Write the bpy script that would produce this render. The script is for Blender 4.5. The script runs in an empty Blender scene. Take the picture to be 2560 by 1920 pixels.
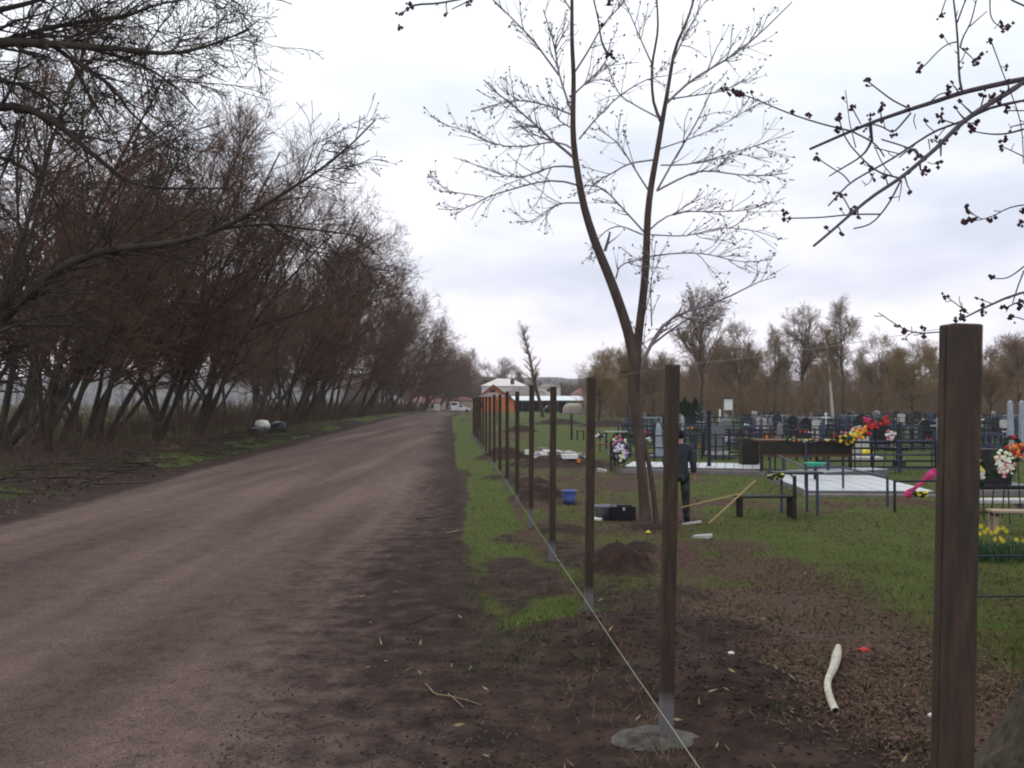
import bpy, bmesh, math, random
import numpy as np
from mathutils import Vector, Matrix
random.seed(7)
S = bpy.context.scene
COL = S.collection
R = math.radians
# ------------------------------------------------------------------ camera
F, CH = 2300.0, 2.2                      # focal length in photo pixels, eye height
PITCH = math.atan(46 / F)
cam_d = bpy.data.cameras.new('camera'); cam = bpy.data.objects.new('camera', cam_d); COL.objects.link(cam)
cam.location = (0, 0, CH); cam.rotation_euler = (math.pi / 2 + PITCH, 0, 0)
cam_d.sensor_width = 36; cam_d.lens = 36 * F / 2560; cam_d.clip_start = .05; cam_d.clip_end = 9000
cam_d.dof.use_dof = True; cam_d.dof.focus_distance = 6.5; cam_d.dof.aperture_fstop = 6
S.camera = cam
# ------------------------------------------------------------------ world: overcast
SUN_EL, SUN_AZ = 50, -22
W = bpy.data.worlds.new('World'); S.world = W; W.use_nodes = True
nt = W.node_tree; nt.nodes.clear()
def N(t, ty, **k):
    n = t.nodes.new(ty)
    for a, b in k.items(): setattr(n, a, b)
    return n
out = N(nt, 'ShaderNodeOutputWorld'); bg = N(nt, 'ShaderNodeBackground'); bg.inputs[1].default_value = .1
sky = N(nt, 'ShaderNodeTexSky', sky_type='NISHITA', sun_disc=False)
sky.sun_elevation = R(SUN_EL); sky.sun_rotation = R(SUN_AZ)
tc = N(nt, 'ShaderNodeTexCoord'); mp = N(nt, 'ShaderNodeMapping'); mp.inputs['Scale'].default_value = (1, 1, 3.4)
mp.inputs['Location'].default_value = (3.1, .4, .55)
n1 = N(nt, 'ShaderNodeTexNoise'); n1.inputs['Scale'].default_value = 2.6; n1.inputs['Detail'].default_value = 4; n1.inputs['Roughness'].default_value = .5
r1 = N(nt, 'ShaderNodeValToRGB'); r1.color_ramp.elements[0].position = .36; r1.color_ramp.elements[1].position = .56
r1.color_ramp.elements[0].color = (6.3, 6.5, 8.0, 1); r1.color_ramp.elements[1].color = (10.4, 10.0, 11.0, 1)
sx = N(nt, 'ShaderNodeSeparateXYZ'); er = N(nt, 'ShaderNodeMapRange'); er.inputs[1].default_value = .05; er.inputs[2].default_value = .5
er.inputs[3].default_value = .0; er.inputs[4].default_value = .86
m2 = N(nt, 'ShaderNodeMixRGB'); m2.inputs[2].default_value = (10.0, 10.9, 11.2, 1)
m3 = N(nt, 'ShaderNodeMixRGB'); m3.inputs[0].default_value = .93
L = nt.links.new
L(tc.outputs['Generated'], mp.inputs['Vector']); L(mp.outputs[0], n1.inputs['Vector']); L(n1.outputs[0], r1.inputs[0])
L(tc.outputs['Generated'], sx.inputs[0]); L(sx.outputs[2], er.inputs[0]); L(er.outputs[0], m2.inputs[0]); L(r1.outputs[0], m2.inputs[1])
L(sky.outputs[0], m3.inputs[1]); L(m2.outputs[0], m3.inputs[2]); L(m3.outputs[0], bg.inputs[0]); L(bg.outputs[0], out.inputs[0])
sd = bpy.data.lights.new('sun', 'SUN'); sd.energy = .8; sd.angle = R(25); sd.color = (1, .96, .9)
sun = bpy.data.objects.new('sun', sd); COL.objects.link(sun)
_a = R(SUN_AZ); _e = R(SUN_EL)
sun.rotation_euler = Vector((math.sin(_a) * math.cos(_e), math.cos(_a) * math.cos(_e), math.sin(_e))).to_track_quat('Z', 'Y').to_euler()
S.view_settings.view_transform = 'Standard'; S.view_settings.look = 'None'; S.view_settings.gamma = 1
S.view_settings.use_curve_mapping = False; S.view_settings.exposure = 0.14
S.cycles.filter_width = 1.95; S.cycles.max_bounces = 5; S.cycles.transparent_max_bounces = 6; S.cycles.volume_bounces = 1
S.cycles.use_denoising = True

# ------------------------------------------------------------------ helpers
def ray(px, py):
    cx, cy = (px - 1280) / F, (960 - py) / F
    c, s = math.cos(PITCH), math.sin(PITCH)
    return (cx, c - cy * s, s + cy * c)
def at(px, py, Y):                        # the point seen at pixel (px, py) at distance Y
    d = ray(px, py); k = Y / d[1]
    return (d[0] * k, Y, CH + d[2] * k)
def gp(px, py, z=0.0):
    d = ray(px, py); k = (z - CH) / d[2]
    return (d[0] * k, d[1] * k)
def _h(ix, iy, s):
    v = np.sin(ix * 127.1 + iy * 311.7 + s * 74.7) * 43758.5453
    return v - np.floor(v)
def vn(x, y, s=0):
    x = np.asarray(x, float); y = np.asarray(y, float)
    ix, iy = np.floor(x), np.floor(y); fx, fy = x - ix, y - iy
    fx = fx * fx * (3 - 2 * fx); fy = fy * fy * (3 - 2 * fy)
    a = _h(ix, iy, s); b = _h(ix + 1, iy, s); c = _h(ix, iy + 1, s); d = _h(ix + 1, iy + 1, s)
    return (a * (1 - fx) + b * fx) * (1 - fy) + (c * (1 - fx) + d * fx) * fy
def fbm(x, y, s=0, o=4):
    t = 0; a = .5
    for i in range(o):
        t = t + a * vn(np.asarray(x) * 2 ** i, np.asarray(y) * 2 ** i, s + i * 13); a *= .5
    return t / (1 - .5 ** o)
def ss(a, b, x): t = np.clip((np.asarray(x, float) - a) / (b - a), 0, 1); return t * t * (3 - 2 * t)

ORD = ['first', 'second', 'third', 'fourth', 'fifth', 'sixth', 'seventh', 'eighth', 'ninth', 'tenth', 'eleventh', 'twelfth', 'thirteenth', 'fourteenth', 'fifteenth', 'sixteenth', 'seventeenth', 'eighteenth', 'nineteenth', 'twentieth']
def ordn(k): return ORD[k] if k < 20 else 'twenty-' + ORD[k - 20]
def tag(o, label=None, cat=None, group=None, kind=None):
    if label: o['label'] = label
    if cat: o['category'] = cat
    if group: o['group'] = group
    if kind: o['kind'] = kind
    return o
def empty(name, loc=(0, 0, 0), rz=0, **k):
    o = bpy.data.objects.new(name, None); COL.objects.link(o); o.location = loc; o.rotation_euler = (0, 0, rz); o.empty_display_size = .2
    return tag(o, **k)
def link(name, me, mat=None, parent=None, loc=None, rot=None, **k):
    o = bpy.data.objects.new(name, me); COL.objects.link(o)
    if mat is not None and not me.materials: me.materials.append(mat)
    if parent: o.parent = parent
    if loc is not None: o.location = loc
    if rot is not None: o.rotation_euler = rot
    return tag(o, **k)
def copy_tree(o, parent=None):
    c = o.copy(); COL.objects.link(c)
    if parent: c.parent = parent
    for ch in list(o.children): copy_tree(ch, c)
    return c
def npmesh(name, V, Q, smooth=False):
    V = np.asarray(V, np.float32); Q = np.asarray(Q, np.int32); me = bpy.data.meshes.new(name)
    n, k = Q.shape
    me.vertices.add(len(V)); me.vertices.foreach_set('co', V.ravel())
    me.loops.add(n * k); me.loops.foreach_set('vertex_index', Q.ravel())
    me.polygons.add(n); me.polygons.foreach_set('loop_start', np.arange(0, n * k, k, dtype=np.int32))
    me.polygons.foreach_set('loop_total', np.full(n, k, np.int32))
    if smooth: me.polygons.foreach_set('use_smooth', np.ones(n, bool))
    me.update(calc_edges=True); return me
def tubes(P, Rd, sides=3):                # P (N,K,3)  Rd (N,K)
    P = np.asarray(P, float); Rd = np.asarray(Rd, float); n, k, _ = P.shape
    T = np.gradient(P, axis=1); T /= np.linalg.norm(T, axis=2, keepdims=True) + 1e-9
    ch = P[:, -1] - P[:, 0]; ref = np.where(np.abs(ch[:, 2:3]) > .8 * np.linalg.norm(ch, axis=1, keepdims=True), [[1., .13, 0]], [[.1, .05, 1.]])
    A = np.cross(T, ref[:, None, :]); A /= np.linalg.norm(A, axis=2, keepdims=True) + 1e-9
    B = np.cross(T, A)
    th = np.arange(sides) / sides * 2 * np.pi
    V = P[:, :, None] + Rd[:, :, None, None] * (A[:, :, None] * np.cos(th)[None, None, :, None] + B[:, :, None] * np.sin(th)[None, None, :, None])
    base = (np.arange(n) * k * sides)[:, None, None] + (np.arange(k - 1) * sides)[None, :, None]
    j = np.arange(sides)[None, None]; j2 = (j + 1) % sides
    Q = np.stack([base + j, base + j2, base + sides + j2, base + sides + j], -1).reshape(-1, 4)
    return V.reshape(-1, 3), Q
def joinq(parts):
    Vs, Qs, o = [], [], 0
    for V, Q in parts:
        Vs.append(V); Qs.append(np.asarray(Q) + o); o += len(V)
    return np.concatenate(Vs), np.concatenate(Qs)
_OC = np.array([[1, 0, 0], [-1, 0, 0], [0, 1, 0], [0, -1, 0], [0, 0, 1], [0, 0, -1]], float)
_OF = np.array([[0, 2, 4], [2, 1, 4], [1, 3, 4], [3, 0, 4], [2, 0, 5], [1, 2, 5], [3, 1, 5], [0, 3, 5]])
def octas(C, rad, rng):
    C = np.asarray(C); n = len(C); r = rad * rng.uniform(.6, 1.3, (n, 1, 1)) * rng.uniform(.7, 1.2, (n, 6, 1))
    V = C[:, None] + _OC[None] * r
    Q = (np.arange(n) * 6)[:, None, None] + _OF[None]
    Q = np.concatenate([Q, Q[:, :, 2:3]], 2).reshape(-1, 4)
    return V.reshape(-1, 3), Q
def tri_mesh(name, V, T): return npmesh(name, V, T)

class MB:
    def __init__(s): s.bm = bmesh.new()
    def box(s, c, d, rz=0, bev=0, rx=0, ry=0):
        r = bmesh.ops.create_cube(s.bm, size=1)
        M = Matrix.Translation(c) @ Matrix.Rotation(rz, 4, 'Z') @ Matrix.Rotation(ry, 4, 'Y') @ Matrix.Rotation(rx, 4, 'X') @ Matrix.Diagonal((*d, 1))
        bmesh.ops.transform(s.bm, matrix=M, verts=r['verts'])
        if bev:
            es = list({e for v in r['verts'] for e in v.link_edges})
            bmesh.ops.bevel(s.bm, geom=es, offset=bev, segments=2, affect='EDGES', profile=.6)
        return s
    def cyl(s, p0, p1, r0, r1=None, n=8, cap=True):
        r1 = r0 if r1 is None else r1; p0 = Vector(p0); p1 = Vector(p1); d = p1 - p0
        M = Matrix.Translation((p0 + p1) / 2) @ d.to_track_quat('Z', 'Y').to_matrix().to_4x4()
        bmesh.ops.create_cone(s.bm, cap_ends=cap, segments=n, radius1=r0, radius2=r1, depth=d.length, matrix=M); return s
    def ball(s, c, r, sub=1, sc=(1, 1, 1)):
        bmesh.ops.create_icosphere(s.bm, subdivisions=sub, radius=r, matrix=Matrix.Translation(c) @ Matrix.Diagonal((*sc, 1))); return s
    def poly(s, pts):
        s.bm.faces.new([s.bm.verts.new(p) for p in pts]); return s
    def prism(s, pts, y0, y1):            # outline in x,z swept along y
        a = [s.bm.verts.new((x, y0, z)) for x, z in pts]; b = [s.bm.verts.new((x, y1, z)) for x, z in pts]
        s.bm.faces.new(a); s.bm.faces.new(b[::-1]); n = len(pts)
        for i in range(n): s.bm.faces.new([a[i], b[i], b[(i + 1) % n], a[(i + 1) % n]])
        return s
    def lathe(s, prof, n=20, c=(0, 0, 0)):
        rings = [[s.bm.verts.new((c[0] + r * math.cos(2 * math.pi * i / n), c[1] + r * math.sin(2 * math.pi * i / n), c[2] + z)) for i in range(n)] for r, z in prof]
        for a, b in zip(rings, rings[1:]):
            for i in range(n): s.bm.faces.new([a[i], a[(i + 1) % n], b[(i + 1) % n], b[i]])
        return s
    def rough(s, amt, seed=0):
        rr = random.Random(seed)
        for v in s.bm.verts: v.co += Vector((rr.uniform(-1, 1), rr.uniform(-1, 1), rr.uniform(-1, 1))) * amt
        return s
    def mesh(s, name, smooth=False):
        bmesh.ops.recalc_face_normals(s.bm, faces=s.bm.faces)
        me = bpy.data.meshes.new(name); s.bm.to_mesh(me); s.bm.free()
        if smooth:
            for p in me.polygons: p.use_smooth = True
        return me
    def build(s, name, mat, parent=None, smooth=False, **k): return link(name, s.mesh(name, smooth), mat, parent, **k)

# ------------------------------------------------------------------ materials
def mat(name, col, rough=.85, col2=None, scale=4, metal=0, bump=0, bscale=None, spec=.3, detail=6, stretch=(1, 1, 1), lo=.35, hi=.65):
    m = bpy.data.materials.new(name); m.use_nodes = True; t = m.node_tree; b = t.nodes['Principled BSDF']
    b.inputs['Base Color'].default_value = (*col, 1); b.inputs['Roughness'].default_value = rough
    b.inputs['Metallic'].default_value = metal; b.inputs['Specular IOR Level'].default_value = spec
    tc = N(t, 'ShaderNodeTexCoord'); mp = N(t, 'ShaderNodeMapping'); mp.inputs['Scale'].default_value = stretch
    t.links.new(tc.outputs['Object'], mp.inputs[0])
    if col2 is not None:
        n = N(t, 'ShaderNodeTexNoise'); n.inputs['Scale'].default_value = scale; n.inputs['Detail'].default_value = detail; n.inputs['Roughness'].default_value = .65
        r = N(t, 'ShaderNodeValToRGB'); r.color_ramp.elements[0].position = lo; r.color_ramp.elements[1].position = hi
        r.color_ramp.elements[0].color = (*col, 1); r.color_ramp.elements[1].color = (*col2, 1)
        t.links.new(mp.outputs[0], n.inputs['Vector']); t.links.new(n.outputs[0], r.inputs[0]); t.links.new(r.outputs[0], b.inputs['Base Color'])
    if bump:
        n2 = N(t, 'ShaderNodeTexNoise'); n2.inputs['Scale'].default_value = bscale or scale * 3; n2.inputs['Detail'].default_value = 5
        bp = N(t, 'ShaderNodeBump'); bp.inputs['Strength'].default_value = bump; bp.inputs['Distance'].default_value = .02
        t.links.new(mp.outputs[0], n2.inputs['Vector']); t.links.new(n2.outputs[0], bp.inputs['Height']); t.links.new(bp.outputs[0], b.inputs['Normal'])
    return m
M = {}
M['bark_dark'] = mat('bark_dark', (.028, .022, .017), .95, (.062, .05, .036), 3, bump=.6, bscale=25, stretch=(1, 1, .3))
M['twig_dark'] = mat('twig_dark', (.080, .040, .027), .95, (.155, .082, .054), .8)
M['twig_far'] = mat('twig_far', (.17, .108, .070), .95, (.26, .170, .105), .35)  # lighter than the near twigs: some distance haze is put into the colour
M['twig_ochre'] = mat('twig_ochre', (.24, .155, .070), .95, (.32, .215, .105), .4)
M['bark_far'] = mat('bark_far', (.06, .043, .034), .95, (.085, .065, .052), .8)
M['bark_young'] = mat('bark_young', (.05, .033, .027), .9, (.10, .072, .058), 5, bump=.5, bscale=22, stretch=(1, 1, .35))
M['twig_young'] = mat('twig_young', (.20, .17, .19), .9, (.30, .25, .26), 3)  # pale tone has the glare of the sky put into the twig colour
M['bud'] = mat('bud', (.045, .022, .03), .9, (.07, .03, .035), 30)
M['bark_near'] = mat('bark_near', (.016, .013, .009), .95, (.075, .058, .040), 12, bump=1, bscale=34, stretch=(1, 1, .22))
M['twig_near'] = mat('twig_near', (.06, .05, .06), .85, (.10, .08, .09), 14, bump=.3, bscale=60)
M['leaf_litter'] = mat('leaf_litter', (.050, .029, .020), .95, (.24, .145, .095), 14, lo=.4, hi=.75)
M['straw'] = mat('straw', (.30, .22, .12), .9, (.18, .12, .07), 6)
M['grass'] = mat('grass', (.054, .105, .013), .9, (.150, .165, .040), 2.6, lo=.3, hi=.7)
M['grass_dark'] = mat('grass_dark', (.024, .048, .012), .9, (.052, .062, .02), .9)
M['concrete'] = mat('concrete', (.024, .019, .016), .95, (.105, .095, .085), 8, bump=.3, bscale=30)
M['kerb_stone'] = mat('kerb_stone', (.15, .13, .13), .9, (.24, .21, .21), 2, bump=.2)
M['white_tile'] = mat('white_tile', (.40, .40, .43), .4, (.60, .60, .62), 1.1, bump=.05)
M['grout'] = mat('grout', (.16, .15, .15), .95)
M['dark_metal'] = mat('dark_metal', (.012, .014, .022), .6, (.022, .024, .035), 6)
M['blue_metal'] = mat('blue_metal', (.035, .05, .09), .55, (.05, .07, .12), 4)
M['silver_paint'] = mat('silver_paint', (.24, .27, .32), .5, (.38, .41, .46), 4)
M['white_paint'] = mat('white_paint', (.74, .74, .72), .6, (.82, .82, .80), 3)
M['black_granite'] = mat('black_granite', (.012, .012, .015), .25, (.022, .022, .026), 30)
M['grey_granite'] = mat('grey_granite', (.12, .12, .13), .5, (.20, .19, .2), 40)
M['pale_stone'] = mat('pale_stone', (.38, .35, .34), .8, (.52, .49, .46), 6)
M['brown_wood'] = mat('brown_wood', (.07, .035, .02), .8, (.16, .08, .04), 3, stretch=(1, 8, 8))
M['dark_wood'] = mat('dark_wood', (.020, .016, .014), .85, (.040, .032, .026), 5, stretch=(1, 6, 6))
M['tan_wood'] = mat('tan_wood', (.36, .27, .19), .8, (.26, .19, .13), 3, stretch=(1, 8, 8))
M['yellow_wood'] = mat('yellow_wood', (.42, .28, .11), .75, (.32, .21, .09), 6, stretch=(1, 8, 8))
M['red'] = mat('red', (.55, .02, .02), .7, (.40, .015, .03), 30)
M['magenta'] = mat('magenta', (.50, .03, .14), .7, (.62, .06, .22), 12)
M['pink'] = mat('pink', (.55, .16, .24), .7, (.68, .3, .36), 20)
M['orange'] = mat('orange', (.75, .20, .03), .7, (.80, .32, .05), 25)
M['yellow'] = mat('yellow', (.72, .58, .02), .7, (.80, .68, .10), 25)
M['cream'] = mat('cream', (.72, .70, .46), .7, (.80, .78, .6), 25)
M['white_f'] = mat('white_flower', (.76, .76, .74), .7)
M['violet'] = mat('violet', (.22, .07, .40), .7, (.35, .2, .6), 25)
M['dark_green'] = mat('dark_green', (.010, .028, .012), .85, (.022, .05, .02), 12)
M['teal'] = mat('teal', (.05, .42, .30), .5)
M['blue_plastic'] = mat('blue_plastic', (.10, .14, .42), .45, (.13, .18, .48), 6)
M['grey_plastic'] = mat('grey_plastic', (.16, .17, .20), .5, (.22, .23, .26), 5)
M['black_plastic'] = mat('black_plastic', (.008, .009, .014), .35, (.016, .017, .024), 5, bump=.5, bscale=9)
M['white_plastic'] = mat('white_plastic', (.74, .72, .68), .5, (.62, .60, .55), 5)
M['sack'] = mat('sack', (.34, .26, .20), .9, (.25, .18, .13), 10, bump=.4)
M['rubble'] = mat('rubble', (.42, .37, .36), .9, (.60, .54, .52), 5)
M['orange_wall'] = mat('orange_wall', (.62, .16, .06), .85, (.70, .21, .085), 1)
M['beige_wall'] = mat('beige_wall', (.42, .30, .22), .9, (.50, .38, .29), .6)
M['cream_wall'] = mat('cream_wall', (.62, .56, .54), .9, (.70, .65, .62), .4)
M['grey_roof'] = mat('grey_roof', (.17, .14, .14), .9, (.23, .19, .18), .8)
M['white_roof'] = mat('white_roof', (.66, .68, .70), .5, (.74, .76, .78), .8)
M['red_roof'] = mat('red_roof', (.20, .08, .09), .9, (.26, .11, .11), .8)
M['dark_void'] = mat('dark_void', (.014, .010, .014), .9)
M['glass'] = mat('window_glass', (.03, .035, .045), .12)
M['tank'] = mat('tank', (.34, .29, .23), .85, (.40, .34, .28), 1)
M['rubber'] = mat('rubber', (.015, .015, .016), .9)
M['car_dark'] = mat('car_dark', (.02, .022, .03), .3)
M['car_white'] = mat('car_white', (.76, .76, .76), .35)
M['jacket'] = mat('jacket', (.028, .031, .042), .9, (.045, .048, .06), 5, bump=.4, bscale=14)
M['jacket_stripe'] = mat('jacket_stripe', (.34, .31, .30), .8)
M['trousers'] = mat('trousers', (.012, .016, .014), .9, (.05, .055, .055), 9, lo=.5, hi=.56)
M['cap'] = mat('cap', (.010, .009, .012), .9)
M['skin'] = mat('skin', (.38, .22, .16), .6, (.45, .27, .2), 8)
M['boots'] = mat('boots', (.012, .010, .010), .6)
M['string'] = mat('string', (.34, .36, .26), .8)
M['thicket'] = mat('thicket', (.065, .040, .028), .95, (.12, .075, .05), .5)
M['hill'] = mat('hill', (.034, .031, .036), 1, (.062, .054, .054), .02)

def post_material():
    m = bpy.data.materials.new('rusty_post'); m.use_nodes = True; t = m.node_tree; b = t.nodes['Principled BSDF']; lk = t.links.new
    b.inputs['Roughness'].default_value = .72; b.inputs['Specular IOR Level'].default_value = .3
    tc = N(t, 'ShaderNodeTexCoord'); mp = N(t, 'ShaderNodeMapping'); mp.inputs['Scale'].default_value = (6, 6, .9); lk(tc.outputs['Object'], mp.inputs[0])
    n = N(t, 'ShaderNodeTexNoise'); n.inputs['Scale'].default_value = 5; n.inputs['Detail'].default_value = 8; n.inputs['Roughness'].default_value = .7; lk(mp.outputs[0], n.inputs['Vector'])
    r = N(t, 'ShaderNodeValToRGB'); e = r.color_ramp.elements; e[0].position = .32; e[0].color = (.024, .019, .015, 1); e[1].position = .74; e[1].color = (.095, .050, .028, 1)
    x = r.color_ramp.elements.new(.5); x.color = (.046, .031, .022, 1); lk(n.outputs[0], r.inputs[0])
    sp = N(t, 'ShaderNodeSeparateXYZ'); lk(tc.outputs['Object'], sp.inputs[0])
    n2 = N(t, 'ShaderNodeTexNoise'); n2.inputs['Scale'].default_value = 9; n2.inputs['Detail'].default_value = 5; lk(tc.outputs['Object'], n2.inputs['Vector'])
    ma = N(t, 'ShaderNodeMath', operation='MULTIPLY_ADD'); ma.inputs[1].default_value = .12; lk(n2.outputs[0], ma.inputs[0]); lk(sp.outputs[2], ma.inputs[2])
    mr = N(t, 'ShaderNodeMapRange'); mr.inputs[1].default_value = .30; mr.inputs[2].default_value = .37; mr.inputs[3].default_value = .85; mr.inputs[4].default_value = 0; lk(ma.outputs[0], mr.inputs[0])
    mx = N(t, 'ShaderNodeMixRGB'); mx.inputs[2].default_value = (.16, .15, .155, 1); lk(mr.outputs[0], mx.inputs[0]); lk(r.outputs[0], mx.inputs[1]); lk(mx.outputs[0], b.inputs['Base Color'])
    bp = N(t, 'ShaderNodeBump'); bp.inputs['Strength'].default_value = .25; bp.inputs['Distance'].default_value = .004; n3 = N(t, 'ShaderNodeTexNoise'); n3.inputs['Scale'].default_value = 60
    lk(tc.outputs['Object'], n3.inputs['Vector']); lk(n3.outputs[0], bp.inputs['Height']); lk(bp.outputs[0], b.inputs['Normal'])
    return m
M['post'] = post_material()

def ground_material():
    m = bpy.data.materials.new('ground'); m.use_nodes = True; t = m.node_tree; b = t.nodes['Principled BSDF']; lk = t.links.new
    b.inputs['Roughness'].default_value = .97; b.inputs['Specular IOR Level'].default_value = .12
    tc = N(t, 'ShaderNodeTexCoord'); P = tc.outputs['Object']
    def noise(s, d=6, r=.6, st=None):
        v = P
        if st:
            mp = N(t, 'ShaderNodeMapping'); mp.inputs['Scale'].default_value = st; mp.inputs['Rotation'].default_value = (0, 0, R(-3.8)); lk(P, mp.inputs[0]); v = mp.outputs[0]
        n = N(t, 'ShaderNodeTexNoise'); n.inputs['Scale'].default_value = s; n.inputs['Detail'].default_value = d; n.inputs['Roughness'].default_value = r; lk(v, n.inputs['Vector']); return n.outputs[0]
    def ramp(f, stops):
        r = N(t, 'ShaderNodeValToRGB'); e = r.color_ramp.elements
        for i, (p, c) in enumerate(stops):
            x = e[i] if i < 2 else e.new(p)
            x.position = p; x.color = (*c, 1)
        lk(f, r.inputs[0]); return r.outputs[0]
    def mix(f, a, c, typ='MIX'):
        x = N(t, 'ShaderNodeMixRGB', blend_type=typ)
        for s, v in ((0, f), (1, a), (2, c)):
            if isinstance(v, (int, float)): x.inputs[s].default_value = v
            elif isinstance(v, tuple): x.inputs[s].default_value = (*v, 1)
            else: lk(v, x.inputs[s])
        return x.outputs[0]
    at_ = N(t, 'ShaderNodeAttribute', attribute_name='mask'); sp = N(t, 'ShaderNodeSeparateXYZ'); lk(at_.outputs['Vector'], sp.inputs[0])
    big, mid, fine, stony = noise(.5, 5), noise(3.2, 7, .7), noise(22, 5, .7), noise(75, 3, .7)
    trk = noise(.85, 5, .55, (1.0, .07, 1))
    def edge(o, amt=.55, wd=.2):
        a = N(t, 'ShaderNodeMath', operation='SUBTRACT'); a.inputs[1].default_value = .5; lk(mid, a.inputs[0])
        c = N(t, 'ShaderNodeMath', operation='MULTIPLY_ADD'); c.inputs[1].default_value = amt; lk(a.outputs[0], c.inputs[0]); lk(o, c.inputs[2])
        r = N(t, 'ShaderNodeMapRange', interpolation_type='SMOOTHSTEP'); r.inputs[1].default_value = .3; r.inputs[2].default_value = .7; r.inputs[1].default_value = .5 - wd; r.inputs[2].default_value = .5 + wd; lk(c.outputs[0], r.inputs[0]); return r.outputs[0]
    dirt = ramp(mid, [(.3, (.013, .0085, .0075)), (.7, (.068, .040, .031)), (.5, (.034, .0205, .0165))])
    litter = ramp(fine, [(.3, (.024, .014, .010)), (.75, (.16, .092, .064)), (.5, (.066, .039, .028))])
    grassc = ramp(fine, [(.3, (.028, .044, .009)), (.75, (.130, .150, .036)), (.5, (.064, .090, .016))])
    grassc = mix(ramp(mid, [(.42, (0, 0, 0)), (.68, (.75, .75, .75))]), grassc, (.070, .048, .030))
    road = ramp(trk, [(.30, (.052, .034, .029)), (.70, (.190, .130, .116)), (.5, (.118, .079, .070))])
    road = mix(.34, road, ramp(mid, [(.34, (.034, .022, .018)), (.66, (.160, .110, .095))]))
    road = mix(.8, road, ramp(stony, [(.36, (.35, .33, .32)), (.60, (1.45, 1.42, 1.4))]), 'MULTIPLY')
    road = mix(.55, road, ramp(fine, [(.33, (.45, .44, .43)), (.5, (1.1, 1.1, 1.1))]), 'MULTIPLY')
    c = mix(edge(sp.outputs[2], .8), dirt, litter)
    c = mix(edge(sp.outputs[1], .9), c, grassc)
    c = mix(edge(sp.outputs[0], 1.1, .42), c, road)
    lk(c, b.inputs['Base Color'])
    bp = N(t, 'ShaderNodeBump'); bp.inputs['Strength'].default_value = .55; bp.inputs['Distance'].default_value = .03; lk(fine, bp.inputs['Height'])
    bp2 = N(t, 'ShaderNodeBump'); bp2.inputs['Strength'].default_value = .4; bp2.inputs['Distance'].default_value = .008; lk(stony, bp2.inputs['Height']); lk(bp.outputs[0], bp2.inputs['Normal'])
    lk(bp2.outputs[0], b.inputs['Normal']); return m
M['ground'] = ground_material()

# ------------------------------------------------------------------ terrain
SL = 154 / F                              # the road and fence run to x=1126 on the horizon
U = lambda x, y: np.asarray(x) + SL * np.asarray(y)
SP = 3.371                                # post spacing
FU = 965 * SP / F                         # fence offset
def curve_x(y):                           # the road bends to the right far away
    return 9.0 * ss(120, 300, y) * (np.asarray(y) / 200)
_m = [(1540, 1600, .80, .19), (1800, 1725, .62, .20), (1545, 1425, .42, .34), (1600, 1385, .3, .18), (1840, 1600, .8, .10), (1352, 1250, .55, .36), (1262, 1150, .9, .5),
      (1300, 1081, 1.1, .55), (1398, 1062, 2.2, .6), (1525, 1068, 2.2, .7), (1620, 1330, .55, .16), (1700, 1500, .6, .10), (1330, 1215, .5, .25), (1420, 1330, .5, .13), (1245, 1200, .5, .14),
      (1400, 1166, 1.6, .35)]
MOUNDS = [(*gp(a, b_), r, h) for a, b_, r, h in _m]
def mound(x, y):
    z = 0
    for mx, my, r, h in MOUNDS: z = z + h * np.exp(-(((x - mx) ** 2 + (y - my) ** 2) / (r * r)) ** 1.2)
    return z
def masks(x, y):
    u = U(x, y) - curve_x(y); w = (fbm(x * .35, y * .12, 5) - .5)
    road = ss(-8.5, -7.7, u + w * .9) * (1 - ss(-2.1, .6, u + w * 2.6))
    far = ss(24, 34, y)
    strip = ss(.15, .55, u + w) * (1 - ss(1.25, 1.9, u + w)) * ss(7.2, 9.2, y) * ss(.22, .42, fbm(x * .5, y * .22, 3))
    gl = ss(2.9, 4.3, x + w * 2.2 + .0 * y) * ss(.22, .42, fbm(x * .4, y * .3, 11)) * (u > 1)
    pat = ss(.47, .62, fbm(x * .7, y * .45, 21)) * (u > 1.4) * .6 * ss(8, 12, y)
    fld = far * (u > .2) * ss(.30, .5, fbm(x * .16, y * .08, 8))
    vl = (1 - ss(-9.6, -8.7, u)) * ss(.38, .56, fbm(x * .3, y * .12, 31))
    grass = np.clip(np.maximum.reduce([strip, gl, pat, fld, vl * .9]), 0, 1) * (.68 + .32 * ss(.36, .58, fbm(x * 2.1, y * 1.2, 91)))
    md = np.clip(mound(x, y) * 6, 0, 1)
    grass = grass * (1 - md) * (1 - road)
    litter = ss(1.1, 2.9, u + w * 2) * ss(7, 9, y + x * .8) * (1 - md) + (u < -10) * .3 + .35 * (u > .2) * (u < 1.5)
    return road, grass, np.clip(litter, 0, 1)
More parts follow.
